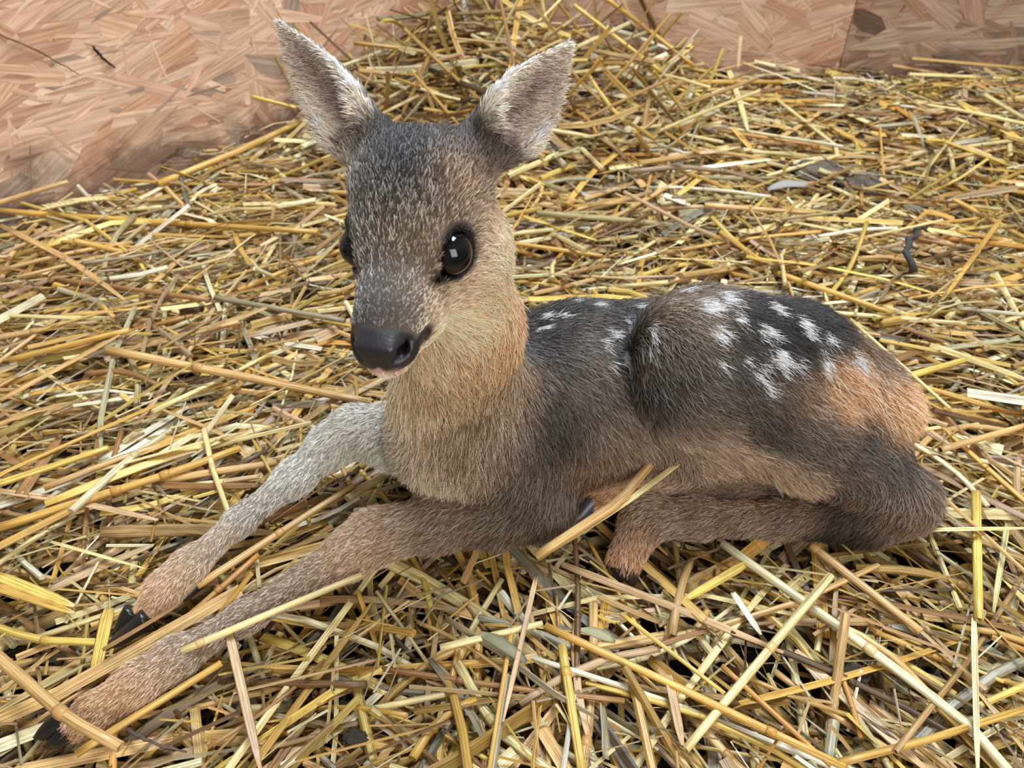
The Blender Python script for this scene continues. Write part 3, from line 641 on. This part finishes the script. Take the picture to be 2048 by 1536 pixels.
def gen(n,xr,yr,top,rs,thin=False):
    x=rs.uniform(*xr,n);y=rs.uniform(*yr,n)
    ln=np.clip(rs.lognormal(math.log(.105 if not thin else .04),.5,n),.025,.34);
    r=np.clip(rs.normal(.0023,.0006,n),.0009,.0036)
    if thin:r=rs.uniform(.0004,.0011,n)
    th=rs.uniform(-np.pi/2,np.pi/2,n);pref=rs.random(n)
    fr=(pref<.5);ang=np.where((y<.42)&(x>-.05),rs.normal(-.85,.45,n),np.where((x<-.05)&(y<.8),rs.normal(.45,.4,n),rs.normal(.05,.45,n)))
    th=np.where(fr,ang,th)
    pit=rs.normal(0,1,n)*np.where(y>.62,.15,.07 if top else .10);up=rs.random(n)<.06;pit=np.where(up,rs.normal(0,.28,n),pit)
    kind=rs.random(n)                       # <.55 round stalk, <.88 split blade, else thin stem
    r=np.where(kind>.88,r*.45,r);r*=np.interp(y,[.5,1.3],[1,1.2])
    return dict(x=x,y=y,ln=ln,r=r,th=th,pit=pit,kind=kind)
def centre(g,rs,zlo,zhi,M=4):
    n=len(g['x']);d=np.stack([np.cos(g['th']),np.sin(g['th']),np.tan(g['pit'])],1)
    z=bed(g['x'],g['y'])+rs.uniform(zlo,zhi,n)
    t=np.linspace(-.5,.5,M);c=np.stack([g['x'],g['y'],z],1)[:,None]+d[:,None]*(g['ln'][:,None]*t)[...,None]
    sd=np.stack([-np.sin(g['th']),np.cos(g['th']),np.zeros(n)],1)
    b=rs.normal(0,.05,n)*g['ln'];kk=rs.random(n)<.06;b=np.where(kk,b*3,b)
    c+=sd[:,None]*(b[:,None]*(1-4*t*t)[None])[...,None]
    c[:,:,2]+=(rs.normal(0,.03,n)*g['ln'])[:,None]*(1-4*t*t)[None]
    return c
def ok_mask(c,clear):
    # keep straw inside the pen and out of the fawn
    n,M=c.shape[:2];t=np.linspace(0,1,9);fine=np.stack([c[:,0]*(1-q)+c[:,-1]*q for q in t],1);fine=np.concatenate([fine,c],1)
    a=((fine[:,:,:2]-WA)@nl>.002).all(1)&((fine[:,:,:2]-BA)@nb>.002).all(1)
    s=sdf_at(fine);return a&(s>clear).all(1)&(fine[:,:,2]>-.06).all(1)
CN=['gold','yellow','pale','cream','white','tan','pink','brown','orange','grey','green','dark']
def colours(n,rs,y,depth):
    w=np.array([.22,.11,.16,.08,.035,.18,.09,.08,.03,.04,.01,.02]);idx=rs.choice(len(CN),n,p=w/w.sum())
    c=np.array([PAL[k] for k in CN])[idx]*rs.uniform(.72,1.12,(n,1))
    return c*np.where(rs.random((n,1))<.22,.55,1),idx
def st_of(n,M,K,ln,rs):
    st=np.zeros((n,M,K,3),np.float32);st[...,0]=(np.linspace(0,1,M)[None]*(ln[:,None]*18))[:,:,None]+rs.uniform(0,60,n)[:,None,None]
    f=np.abs(np.linspace(-1,1,K,endpoint=False));st[...,1]=f[None,None]*.5+rs.uniform(0,60,n)[:,None,None];return st
def mass(name,batches,label):
    Vs=[];Q=[];C0=[];C1=[];Cc=[];S=[];o=0
    for (c,g,colr,K,rs) in batches:
        n,M=c.shape[:2];ra=np.repeat(g['r'][:,None],M,1);rb=ra*np.where(g['kind']<.55,.85,.28)[:,None];ra=ra*np.where((g['kind']>=.55)&(g['kind']<.88),1.35,1)[:,None]
        tw=np.where(g['kind']<.55,0,rs.normal(0,.5,n));gr=np.where(g['kind']<.55,1,-.2)
        v=sections(c,ra,rb,tw,K,gr if K>=6 else None);q,c0,c1=tube_faces(n,M,K)
        Vs.append(v.reshape(-1,3));Q.append(q+o);C0.append(c0+o);C1.append(c1+o);o+=n*M*K
        Cc.append(np.repeat(colr,M*K,0));S.append(st_of(n,M,K,g['ln'],rs).reshape(-1,3))
    caps=[];
    for a,b in zip(C0,C1):caps+=[a,b]
    me=mesh_np(name,np.concatenate(Vs),faces=caps,quads=np.concatenate(Q),col=np.concatenate(Cc),st=np.concatenate(S),smooth=False)
    return tag(link(name,me,None,M_STRAW),label,'straw',None,'stuff')
def sub(g,m):return {k:v[m] for k,v in g.items()}
rs=np.random.default_rng(21)
batches=[];cand=[]
XR=(-1.3,1.95);YR=(-.08,1.62)
for n,zlo,zhi,top in NSTRAW:
    g=gen(n,XR,YR,top,rs)
    # nothing far outside what the pen's view can show
    half=.50+.85*np.clip(g['y'],0,2);inview=np.abs(g['x'])<half;g=sub(g,inview)
    c=centre(g,rs,zlo,zhi);m=ok_mask(c,.0025);g=sub(g,m);c=c[m];colr,idx=colours(len(c),rs,g['y'],0)
    batches.append([c,g,colr,6,rs,idx,top])
# straw swept up and leaning in the corner
n=520;g=gen(n,(CORNER[0]-.12,CORNER[0]+.45),(CORNER[1]-.32,CORNER[1]),True,rs);g['pit']=rs.normal(0,.75,n);c=centre(g,rs,-.01,.05);m=ok_mask(c,.0025);g=sub(g,m);c=c[m];colr,idx=colours(len(c),rs,g['y'],0)
batches.append([c,g,colr*.85,6,rs,idx,False])
n=NCHAFF;g=gen(n,XR,(.05,1.5),True,rs,True);g=sub(g,np.abs(g['x'])<.36+.6*g['y']);c=centre(g,rs,-.02,.014,2);m=ok_mask(c,.002);g=sub(g,m);c=c[m];colr,idx=colours(len(c),rs,g['y'],0)
batches.append([c,g,colr*.8,4,rs,idx,False])
# the straws that show largest become objects of their own
pv=proj(BV);fm=np.zeros((97,129),bool);fm[np.clip((pv[:,1]/16).astype(int),0,96),np.clip((pv[:,0]/16).astype(int),0,128)]=True
for bi,b in enumerate(batches):
    if not b[6]:continue
    c,g=b[0],b[1];p0,p1,pm=proj(c[:,0]),proj(c[:,-1]),proj(c.mean(1))
    inn=(pm[:,0]>10)&(pm[:,0]<2038)&(pm[:,1]>10)&(pm[:,1]<1526);inn&=~fm[np.clip((pm[:,1]/16).astype(int),0,96),np.clip((pm[:,0]/16).astype(int),0,128)]
    sc=np.linalg.norm(p1[:,:2]-p0[:,:2],axis=1)*g['r']/pm[:,2]*np.clip((c[:,:,2].mean(1)-bed(g['x'],g['y'])+.004)/.008,0,1)*inn*(g['kind']<.9)
    cand+=[(s,bi,i) for i,s in enumerate(sc) if s>0]
cand.sort(reverse=True);picked=cand[:NPICK];pk={}
for s,bi,i in picked:pk.setdefault(bi,[]).append(i)
rest=[]
for bi,b in enumerate(batches):
    m=np.ones(len(b[0]),bool);m[pk.get(bi,[])]=False
    rest.append((b[0][m],sub(b[1],m),b[2][m],b[3],rs))
mass('straw_litter',rest,'thick loose golden straw litter covering the floor of the pen')
def resample(c,n):
    d=np.r_[0,np.cumsum(np.linalg.norm(np.diff(c,axis=0),axis=1))];t=np.linspace(0,d[-1],n)
    # smooth corner a little by linear interpolation
    return np.stack([np.interp(t,d,c[:,k]) for k in range(3)],1),d[-1]
def straw_object(name,c,r,kind,col,label,group,nodes=(),split=0,rs=rs):
    """one straw: round hollow stalk, or split blade with a crease; child rings for its nodes"""
    M=9;c,L=resample(np.asarray(c,float),M);o=c.mean(0);c=c-o;K=8
    taper=np.linspace(1,.86,M)
    if kind=='round':
        ra=r*taper;rb=.85*r*taper;v=sections(c[None],ra[None],rb[None],np.zeros(1),K)[0]
        ex=unit(c[-1]-c[-2]);e0=unit(c[0]-c[1])
        i1=c[-1]+(v[-1]-c[-1])*.72;i2=i1-ex*r*1.6;j1=c[0]+(v[0]-c[0])*.72;j2=j1-e0*r*1.6
        V=np.concatenate([j2,j1,v.reshape(-1,3),i1,i2]);R=M+4
        colr=np.tile(col,(R*K,1));colr[:K]*=.25;colr[-K:]*=.25;q,c0,c1=tube_faces(1,R,K)  # recessed end caps darkened: shade of the hollow painted into the colour
    else:
        ra=1.35*r*np.interp(np.linspace(0,1,M),[0,.1,.8,1],[.75,1,.9,.35]);rb=.26*r*np.ones(M);v=sections(c[None],ra[None],rb[None],np.array([rs.normal(0,.45)]),K,np.array([-.5]))[0]
        V=v.reshape(-1,3);R=M;colr=np.tile(col,(R*K,1));q,c0,c1=tube_faces(1,R,K)
    k=np.linspace(0,1,R)[:,None,None];colr=(colr.reshape(R,K,3)*(1+.10*np.sin(k*7+rs.uniform(0,6)))).reshape(-1,3)
    st=st_of(1,R,K,np.array([L]),rs).reshape(-1,3)
    ob=link(name,mesh_np(name,V,faces=[c0,c1],quads=q,col=colr,st=st,smooth=True),None,M_STRAW);ob.location=o
    tag(ob,label,'straw',group)
    for t in nodes:
        i=min(int(t*(M-1)),M-2);f=t*(M-1)-i;p=c[i]*(1-f)+c[i+1]*f;d=unit(c[i+1]-c[i]);h=r*1.1
        cc=np.stack([p-d*h,p-d*h*.4,p+d*h*.4,p+d*h]);rr=r*np.array([.92,1.1,1.1,.92]);nv=sections(cc[None],rr[None],rr[None]*.9,np.zeros(1),K)[0].reshape(-1,3)
        q2,a2,b2=tube_faces(1,4,K);nc=np.tile(col*np.array([.82,.74,.62]),(4*K,1));link('node',mesh_np('node',nv,faces=[a2,b2],quads=q2,col=nc,st=np.zeros((4*K,3)),smooth=True),ob,M_STRAW)
    return ob
CW={'gold':'golden','yellow':'yellow','pale':'pale yellow','cream':'cream','white':'whitish','tan':'tan','pink':'pinkish tan','brown':'brown','orange':'orange brown','grey':'greyish','green':'greenish cream','dark':'dark brown'}
todo=[]
for s,bi,i in picked:
    b=batches[bi];c,g=b[0][i],sub(b[1],np.array([i]));cn=CN[b[5][i]];kind='round' if g['kind'][0]<.55 else 'blade';q=proj(c.mean(0)[None])[0]
    a,b2=proj(c[0][None])[0],proj(c[-1][None])[0]
    if a[0]>b2[0]:a,b2=b2,a
    sl=math.degrees(math.atan2(a[1]-b2[1],b2[0]-a[0]));tilt='lying level' if abs(sl)<14 else ('pointing at the viewer' if abs(sl)>62 else ('rising right' if sl>0 else 'sloping down right'))
    npx=np.hypot(*(a-b2)[:2]);size='long' if npx>300 else ('short' if npx<170 else 'medium')
    u_,v_=q[0],q[1]
    if v_<330:zone='under the pinkish board' if u_<700 else ('by the back wall corner' if u_<1250 else ('in the far bedding' if u_<1650 else 'in the far right bedding'))
    elif v_<640:zone=('near the left edge' if u_<300 else 'left of the fawn face') if u_<700 else ('behind the fawn neck' if u_<1350 else ('behind the fawn back' if u_<1700 else 'beyond the spotted rump'))
    elif v_<900:zone=('at left middle' if u_<380 else 'left of the fawn chest') if u_<900 else 'beyond the orange tail hair'
    elif v_<1180:zone=('at the left edge' if u_<250 else 'beside the far front leg') if u_<1000 else ('below the folded hind leg' if u_<1850 else 'beyond the hock')
    else:zone='below the front hooves' if u_<420 else ('below the near front leg' if u_<820 else ('in the lower middle foreground' if u_<1250 else ('in the foreground below the hind leg' if u_<1650 else 'in the lower right corner')))
    what='round straw stalk' if kind=='round' else 'split straw'
    lab=f'{size} {CW[cn]} {what} {tilt} {zone}'
    if len(lab.split())>14:lab=lab.replace('round straw stalk','straw stalk')
    todo.append((lab,q[1],c,g,kind,b[2][i],what,zone))
seen={}
for n_,t_ in enumerate(todo):seen.setdefault(t_[0],[]).append((t_[1],n_))
final={}
for lab,lst in seen.items():
    lst.sort();words={1:[''],2:['upper ','lower '],3:['topmost ','middle ','lowest ']}.get(len(lst),['']*len(lst))
    for (v_,n_),p_ in zip(lst,words):final[n_]=p_+lab
for n_,(lab,v_,c,g,kind,cc_,what,zone) in enumerate(todo):
    straw_object('straw_stalk' if kind=='round' else 'split_straw',c,g['r'][0],kind,cc_,final[n_],'loose '+what+'s '+zone,nodes=(rs.uniform(.25,.75),) if kind=='round' and g['ln'][0]>.11 else ())
# ------------------------------------------------------------------ the straws one can point at: (points u,v[,z]), width px, kind, colour, label, nodes
HERO=[
([(1444,1087),(1690,1262),(1937,1448),(2020,1545)],22,'r','cream','long pale stalk slanting down right from under the folded hind leg',(.55,)),
([(1072,1138,.022),(1235,1030,.05),(1322,922,.062)],22,'r','tan','thick tan stalk lying across the tucked far hind hoof',()),
([(1110,1120,.02),(1250,1030,.05),(1398,918,.062)],13,'b','pale','split stalk with a frayed end lying beside the thick stalk across the hind hoof',()),
([(1124,1129),(1350,1215),(1567,1305)],15,'b','pink','flat tan and white leaf slanting right below the bent hind foot',()),
([(1090,1252),(1330,1362),(1567,1476),(1690,1535)],19,'r','gold','long golden stalk crossing the lower middle toward the bottom edge',(.78,)),
([(1662,1151,.03),(1371,1499,.012)],19,'r','pale','pale golden stalk crossing under the long pale slanting stalk',(.45,)),
([(1623,1092),(1842,1263)],19,'r','tan','tan stalk with a knuckle at its upper end below the dark hock patch',(.03,)),
([(1952,985,.02),(1957,1240,.02)],20,'r','yellow','upright yellow stalk right of the fawn hock',()),
([(1948,1240,.022),(1955,1540,.02)],24,'b','cream','wide cream split stalk running straight down to the bottom edge',()),
([(1673,1527),(1860,1478),(2055,1416)],17,'r','gold','golden stalk rising to the right edge in the bottom corner',()),
([(1590,1303,.008),(1853,1540,.008)],26,'b','pink','broad pinkish flat straw running down right to the bottom edge',()),
([(1489,1129),(1365,1202)],18,'b','yellow','short yellow flat straw just right of the bent hind foot',()),
([(1242,1227),(1449,1387)],10,'r','yellow','thin yellow stem slanting right below the flat tan and white leaf',()),
([(1074,1146,.02),(1006,1443,.02)],11,'b','pink','thin pinkish blade standing steeply below the near elbow',()),
([(1023,1263),(978,1540)],11,'r','gold','thin golden stalk running steeply down to the bottom edge',()),
([(1124,1291),(1163,1540)],20,'r','yellow','yellow stalk with a grey knuckle running down to the bottom edge',(.24,)),
([(890,1236),(1000,1305),(1107,1387),(1197,1437)],16,'b','grey','grey green dry leaf slanting right below the near forearm',()),
([(1741,1085),(2055,1080)],12,'b','pale','pale flat straw lying level behind the hock toward the right edge',()),
([(880,1296),(1085,1247)],16,'r','pale','pale stalk rising gently right in the middle foreground',()),
([(1444,1331),(1662,1532)],12,'r','orange','orange brown stalk slanting down right in the lower foreground',()),
([(2015,1050),(1987,1224)],17,'b','green','whitish green flat straw right of the upright yellow stalk',()),
([(1337,1350),(1365,1490)],20,'b','pink','short wide pinkish flat straw standing steeply in the lower foreground',()),
([(1466,1185),(1522,1269)],16,'b','white','short whitish flat straw below the folded hind leg',()),
([(-20,1300,.035),(135,1437,.034),(241,1494,.03)],26,'r','tan','thick tan stalk lying across the near front hoof',(.62,)),
([(374,1326),(550,1250),(728,1174)],16,'r','pale','pale stalk with a pale knuckle along the lower side of the near front leg',(.1,)),
([(458,1262,.022),(522,1540,.02)],19,'b','pink','pinkish split stalk standing steeply below the near front leg',()),
([(152,1508),(443,1326)],18,'r','gold','golden stalk below the near front pastern pointing up right',()),
([(205,1300,.024),(352,1213,.026)],11,'b','brown','brown blade lying across the far front hoof',()),
([(394,1172),(704,972)],16,'r','tan','tan stalk lying along the lower side of the far front leg',(.5,)),
([(330,1275),(517,1110)],15,'r','orange','orange brown stalk between the two front legs below the dewclaw',(.55,)),
([(-10,1058),(325,952),(480,896)],19,'r','gold','long golden stalk with grey knuckles left of the far front leg',(.47,.67)),
([(-10,980),(160,1005),(315,1040)],20,'b','pink','long pinkish tapering leaf pointing right at the left edge',()),
([(192,942),(463,868)],17,'b','pale','pale yellow split stalk left of the raised far knee',()),
([(-10,970),(217,896)],16,'r','yellow','bright yellow stalk at the left edge above the pinkish leaf',()),
([(34,1000),(123,869)],24,'b','brown','broad brown blade standing at an angle by the left edge',()),
([(101,1083),(290,1137)],10,'b','pale','slim pale straw slanting down right at left middle',()),
([(408,859),(424,935),(458,1030)],12,'r','pale','bent pale stalk pointing down at the far front leg',(.45,)),
([(-10,1150),(148,1212)],22,'b','yellow','upper yellow stalk of the bundle at the left edge',()),
([(-10,1172),(148,1226)],18,'b','gold','lower golden stalk of the bundle at the left edge',()),
([(217,1218,.012),(187,1361,.012)],26,'b','yellow','wide yellow flat straw left of the far front hoof',()),
([(-10,421),(308,444),(637,464)],14,'r','gold','long golden stalk lying level below the pinkish board',(.6,)),
([(316,369),(470,305),(611,240)],16,'r','gold','golden stalk rising right along the foot of the pinkish board',()),
([(92,492),(220,446),(360,440)],12,'b','yellow','bent yellow straw below the long level stalk near the board',()),
([(-10,408,.05),(136,363,.06)],12,'r','tan','tan stalk end resting against the foot of the pinkish board',()),
([(60,288,.14),(63,380,.055)],8,'b','pink','thin straw standing upright against the pinkish board',()),
([(505,193,.06),(592,216,.05)],9,'r','yellow','short yellow stalk poking out left of the fawn ear',()),
([(215,700),(480,752),(745,806)],20,'r','tan','long tan stalk slanting right toward the fawn chest',(.35,)),
([(430,595),(690,642)],13,'r','grey','grey tan stalk slanting right toward the fawn muzzle',()),
([(694,712),(600,762),(500,812)],15,'b','pale','pale split straw below left of the fawn nose',()),
([(0,450),(140,520),(250,600)],12,'b','tan','tan straw slanting down right from the left edge',()),
([(120,560),(420,600)],13,'r','brown','brown stalk lying level left of the fawn head',()),
([(20,720),(260,660)],15,'r','gold','golden stalk rising right from the left edge in the middle',()),
([(0,800),(240,670)],16,'b','tan','tan flat straw rising steeply from the left edge',()),
([(1015,353),(1118,307)],14,'r','pale','pale stalk end just right of the fawn ear base',()),
([(1220,338),(1481,294)],15,'b','pale','long pale flat straw behind the fawn back pointing up right',()),
([(1184,460),(1409,333)],9,'r','tan','slim tan stalk rising right behind the fawn neck',()),
([(1041,430),(1194,481)],12,'b','yellow','yellow flat straw slanting down right beside the fawn cheek',()),
([(1020,486),(1205,512)],11,'r','gold','golden stalk lying level beside the fawn neck',()),
([(1338,164),(1614,164)],10,'r','gold','long level golden stalk in the far bedding',()),
([(1455,133),(1480,205),(1496,261)],11,'b','pale','pale blade pointing at the viewer in the far bedding',()),
([(1481,72,.10),(1476,136,.07)],8,'b','pink','short pinkish straw standing upright in the far bedding',()),
([(1435,261),(1640,292)],9,'r','orange','orange brown stalk lying level in the far bedding',()),
([(1532,353),(1691,307),(1555,200)],9,'r','pale','sharply bent pale stalk in the far bedding',()),
([(1921,205),(1985,245),(2060,292)],20,'b','yellow','bright yellow wide blade at the upper right edge',()),
([(1205,-8,.16),(1300,62,.11),(1389,133,.07)],11,'r','gold','long golden stalk leaning on the back wall',()),
([(1148,10,.15),(1328,148,.07)],10,'r','yellow','yellow stalk leaning beside the back wall corner',()),
([(2003,435),(1885,600)],12,'b','gold','golden blade standing at an angle at the right behind the rump',()),
([(1409,410),(1630,427)],12,'r','tan','tan stalk lying level midway behind the fawn back',()),
([(1327,389),(1379,410)],16,'b','white','short white flat straw behind the fawn back',()),
([(1358,389),(1450,317)],13,'b','yellow','short yellow split straw crossing the long pale flat straw',()),
([(1557,547),(1786,627)],14,'r','gold','golden stalk just behind the fawn spotted rump',()),
([(1607,611,.02),(1818,590,.02)],9,'b','cream','slim cream straw lying level behind the fawn rump',()),
([(1703,641,.025),(1900,817,.02)],8,'r','pale','slim pale stem slanting down right past the orange tail hair',()),
([(1791,760),(1930,720)],16,'r','yellow','yellow stalk behind the orange rump hair pointing up right',()),
([(1240,939,.045),(1285,918,.052),(1325,893,.058)],11,'b','orange','curved orange brown blade sticking up against the fawn belly',()),
([(1880,900),(2055,850)],15,'r','tan','tan stalk lying right of the fawn hock near the edge',()),
([(1860,690),(2055,760)],12,'b','pale','pale flat straw slanting down at the right edge',()),
]
for pts_,wpx,k,cn,label,nodes in HERO:
    c=[]
    for q in pts_:
        z=q[2] if len(q)>2 else None
        if z is None:
            p=P(q[0],q[1],z=.016)
            for _ in range(4):p=P(q[0],q[1],z=float(bed(p[0],p[1]))+.016)
        else:p=P(q[0],q[1],z=z)
        c.append(p)
    c=np.array(c)
    # keep clear of the fawn's body
    for it in range(12):
        fine,_=resample(c,21);s=sdf_at(fine)
        if (s>.001).all() or it==11:break
        c[:,2]+=.0012
    dep=((c.mean(0)-CAM)@FW);r=wpx*.5*dep/FPX
    straw_object('straw_stalk' if k=='r' else 'split_straw',c,r if k=='r' else r/1.25,'round' if k=='r' else 'blade',PAL[cn],label,None,nodes)
print('total',time.time()-t0)
# ------------------------------------------------------------------ odds and ends lying in the straw
M_EARTH=mat_attr('crumbly_earth',.95,.15,180,.9,.003);M_TWIG=mat_attr('dry_twig',.8,.25,400,.6,.001);M_LEAF=mat_attr('dry_leaf',.6,.3,300,.4,.0006)
def onbed(u,v,h=.01):
    p=P(u,v,z=h)
    for _ in range(4):p=P(u,v,z=float(bed(p[0],p[1]))+h)
    return p
def ico_lump(name,c,r,flat,colr,label,seed,cat='earth clod'):
    rr=np.random.default_rng(seed);nU,nV=28,16;V=[]
    for i in range(nV+1):
        t=np.pi*i/nV
        for k in range(nU):
            f=2*np.pi*k/nU;V.append((math.sin(t)*math.cos(f),math.sin(t)*math.sin(f),math.cos(t)))
    V=np.array(V);ph=rr.uniform(0,6,6)
    R=1+.22*np.sin(V[:,0]*4+ph[0])*np.sin(V[:,1]*5+ph[1])+.16*np.sin(V[:,2]*8+V[:,0]*6+ph[2])+.10*np.sin(V[:,1]*15+ph[3])*np.sin(V[:,0]*13+ph[4])
    V=V*R[:,None]*r*np.array([1.25,.95,flat]);q=[[i*nU+k,(i+1)*nU+k,(i+1)*nU+(k+1)%nU,i*nU+(k+1)%nU] for i in range(nV) for k in range(nU)]
    col=np.tile(colr,(len(V),1))*(.75+.5*rr.random((len(V),1)))
    o=link(name,mesh_np(name,V,quads=q,col=col,smooth=True),None,M_EARTH);o.location=c;return tag(o,label,cat)
ec=lin((104,92,80));ed_=lin((62,54,46))
for i,(u,v,r,c,l) in enumerate(((1640,345,.026,ec,'grey brown crumbled earth clod in the hollow behind the fawn back'),(1725,372,.022,ec*.8,'flat brown earth clod right of the grey hollow clod'),(1560,335,.014,ed_,'small dark earth lump left of the grey hollow clod'),(1432,148,.018,ed_,'dark earth lump far back below the back wall'),(1735,150,.02,ed_,'dark earth lump far back toward the top corner'),(712,1478,.006,ed_,'small dark earth lump at the bottom below the near front leg'),(1710,1350,.007,ed_,'dark earth lump showing between stalks at lower right'))):
    ico_lump('earth_clod',onbed(u,v,.004),r,.45,c,l,40+i)
def tubeobj(name,pts_,r,colr,label,cat,mat):
    c,L=resample(np.array(pts_),12);o=c.mean(0);rr=np.random.default_rng(len(label));c=c-o+rr.normal(0,r*.35,(12,3));K=7
    ra=r*np.linspace(1,.55,12)*rr.uniform(.8,1.25,12);v=sections(c[None],ra[None],ra[None]*.85,np.zeros(1),K)[0].reshape(-1,3);q,a,b=tube_faces(1,12,K)
    ob=link(name,mesh_np(name,v,faces=[a,b],quads=q,col=np.tile(colr,(len(v),1))*rr.uniform(.7,1.2,(len(v),1)),smooth=True),None,mat);ob.location=o;return tag(ob,label,cat)
tubeobj('twig',[onbed(1828,545,.012),onbed(1815,505,.03),onbed(1826,470,.036),onbed(1852,452,.03)],.0042,lin((66,64,62)),'curled dark grey dried twig behind the spotted rump','twig',M_TWIG)
tubeobj('twig',[onbed(255,1462,.014),onbed(310,1488,.018),onbed(372,1505,.014)],.0012,lin((96,78,70)),'thin reddish grey twig below the near front hoof','twig',M_TWIG)
tubeobj('twig',[onbed(720,935,.02),onbed(640,985,.02),onbed(820,890,.03)][:2],.0014,lin((92,84,74)),'thin grey twig between the two front legs','twig',M_TWIG)
def onwall(u,v,o=.003):
    d=ray(u,v);n3=np.array([nl[0],nl[1],0]);w0=np.array([WA[0],WA[1],0]);t=((w0-CAM)@n3)/(d@n3);return CAM+d*t+n3*o
tubeobj('twig',[onwall(184,92),onwall(200,112),onwall(228,136)],.0022,lin((58,48,42)),'short dark twig stuck on the pinkish board','twig',M_TWIG)
tubeobj('straw_stalk',[onwall(-6,66,.003),onwall(70,98,.004),onwall(156,148,.003)],.0012,lin((120,84,58)),'thin brown stem stuck across the pinkish board','straw',M_TWIG)
# pale scrap of leaf behind the back
def scrap(u,v,lx,ly,rot,colr,label,name='leaf_scrap'):
    c=onbed(u,v,.02);n=7;V=[];rr=np.random.default_rng(int(u))
    for sgn in (1,-1):
        for i in range(n):
            for j in range(5):
                s=i/(n-1)*2-1;t=(j/4*2-1)*math.sqrt(max(.06,1-s*s*.92));x,y=s*lx,t*ly;z=.25*ly*t*t-.3*lx*s*s*.5+.0006*math.sin(7*s+3*t)
                V.append((x*math.cos(rot)-y*math.sin(rot),x*math.sin(rot)+y*math.cos(rot),z+sgn*.00025))
    V=np.array(V);m=n*5;q=[];
    for i in range(n-1):
        for j in range(4):
            a=i*5+j;q+= [[a,a+5,a+6,a+1],[m+a,m+a+1,m+a+6,m+a+5]]
    edge=[i*5 for i in range(n)]+[(n-1)*5+j for j in range(1,5)]+[i*5+4 for i in range(n-2,-1,-1)]+[j for j in (3,2,1)]
    for a,b in zip(edge,edge[1:]+edge[:1]):q.append([a,b,m+b,m+a])
    o=link(name,mesh_np(name,V,quads=q,col=np.tile(colr,(len(V),1)),smooth=True),None,M_LEAF);o.location=c;return tag(o,label,'leaf')
scrap(1582,370,.030,.010,.1,lin((150,144,136)),'pale grey papery scrap in the hollow behind the fawn back')
scrap(1195,1268,.011,.0035,-.4,lin((150,146,112)),'small greenish dry leaf below the bent hind foot')
scrap(1005,1290,.018,.004,-.6,lin((130,126,98)),'narrow greenish dry leaf beside the grey green leaf')
# wheat ear by the board
ear_pts=np.array([onbed(228,398,.02),onbed(160,404,.024),onbed(92,418,.02)]);root=bpy.data.objects.new('wheat_ear',None);coll.objects.link(root);root.location=ear_pts.mean(0)
tag(root,'pale empty wheat ear lying below the pinkish board','wheat ear')
ce,_=resample(ear_pts,15);ce=ce-ear_pts.mean(0);K=6;rad_=np.full(15,.0011)
v=sections(ce[None],rad_[None],rad_[None],np.zeros(1),K)[0].reshape(-1,3);q,a,b=tube_faces(1,15,K)
link('spine',mesh_np('spine',v,faces=[a,b],quads=q,col=np.tile(PAL['tan'],(len(v),1)),st=np.zeros((len(v),3)),smooth=True),root,M_STRAW)
for i in range(1,14):
    for sg in (-1,1):
        d=unit(ce[min(i+1,14)]-ce[i-1]);sd=unit(np.cross(d,[0,0,1.]))*sg;b0=ce[i];dirn=unit(d*.8+sd*.55+np.array([0,0,.25]))
        cc=np.stack([b0+dirn*t for t in np.linspace(0,.013,6)]);rr_=.0024*np.array([.3,.85,1,.85,.5,.12])
        v=sections(cc[None],rr_[None],rr_[None]*.7,np.zeros(1),6)[0].reshape(-1,3);q,a,b=tube_faces(1,6,6)
        link('husk',mesh_np('husk',v,faces=[a,b],quads=q,col=np.tile(PAL['pale']*.9,(len(v),1)),st=np.tile([i*2.,sg*3.,0],(len(v),1))+v*200,smooth=True),root,M_STRAW)
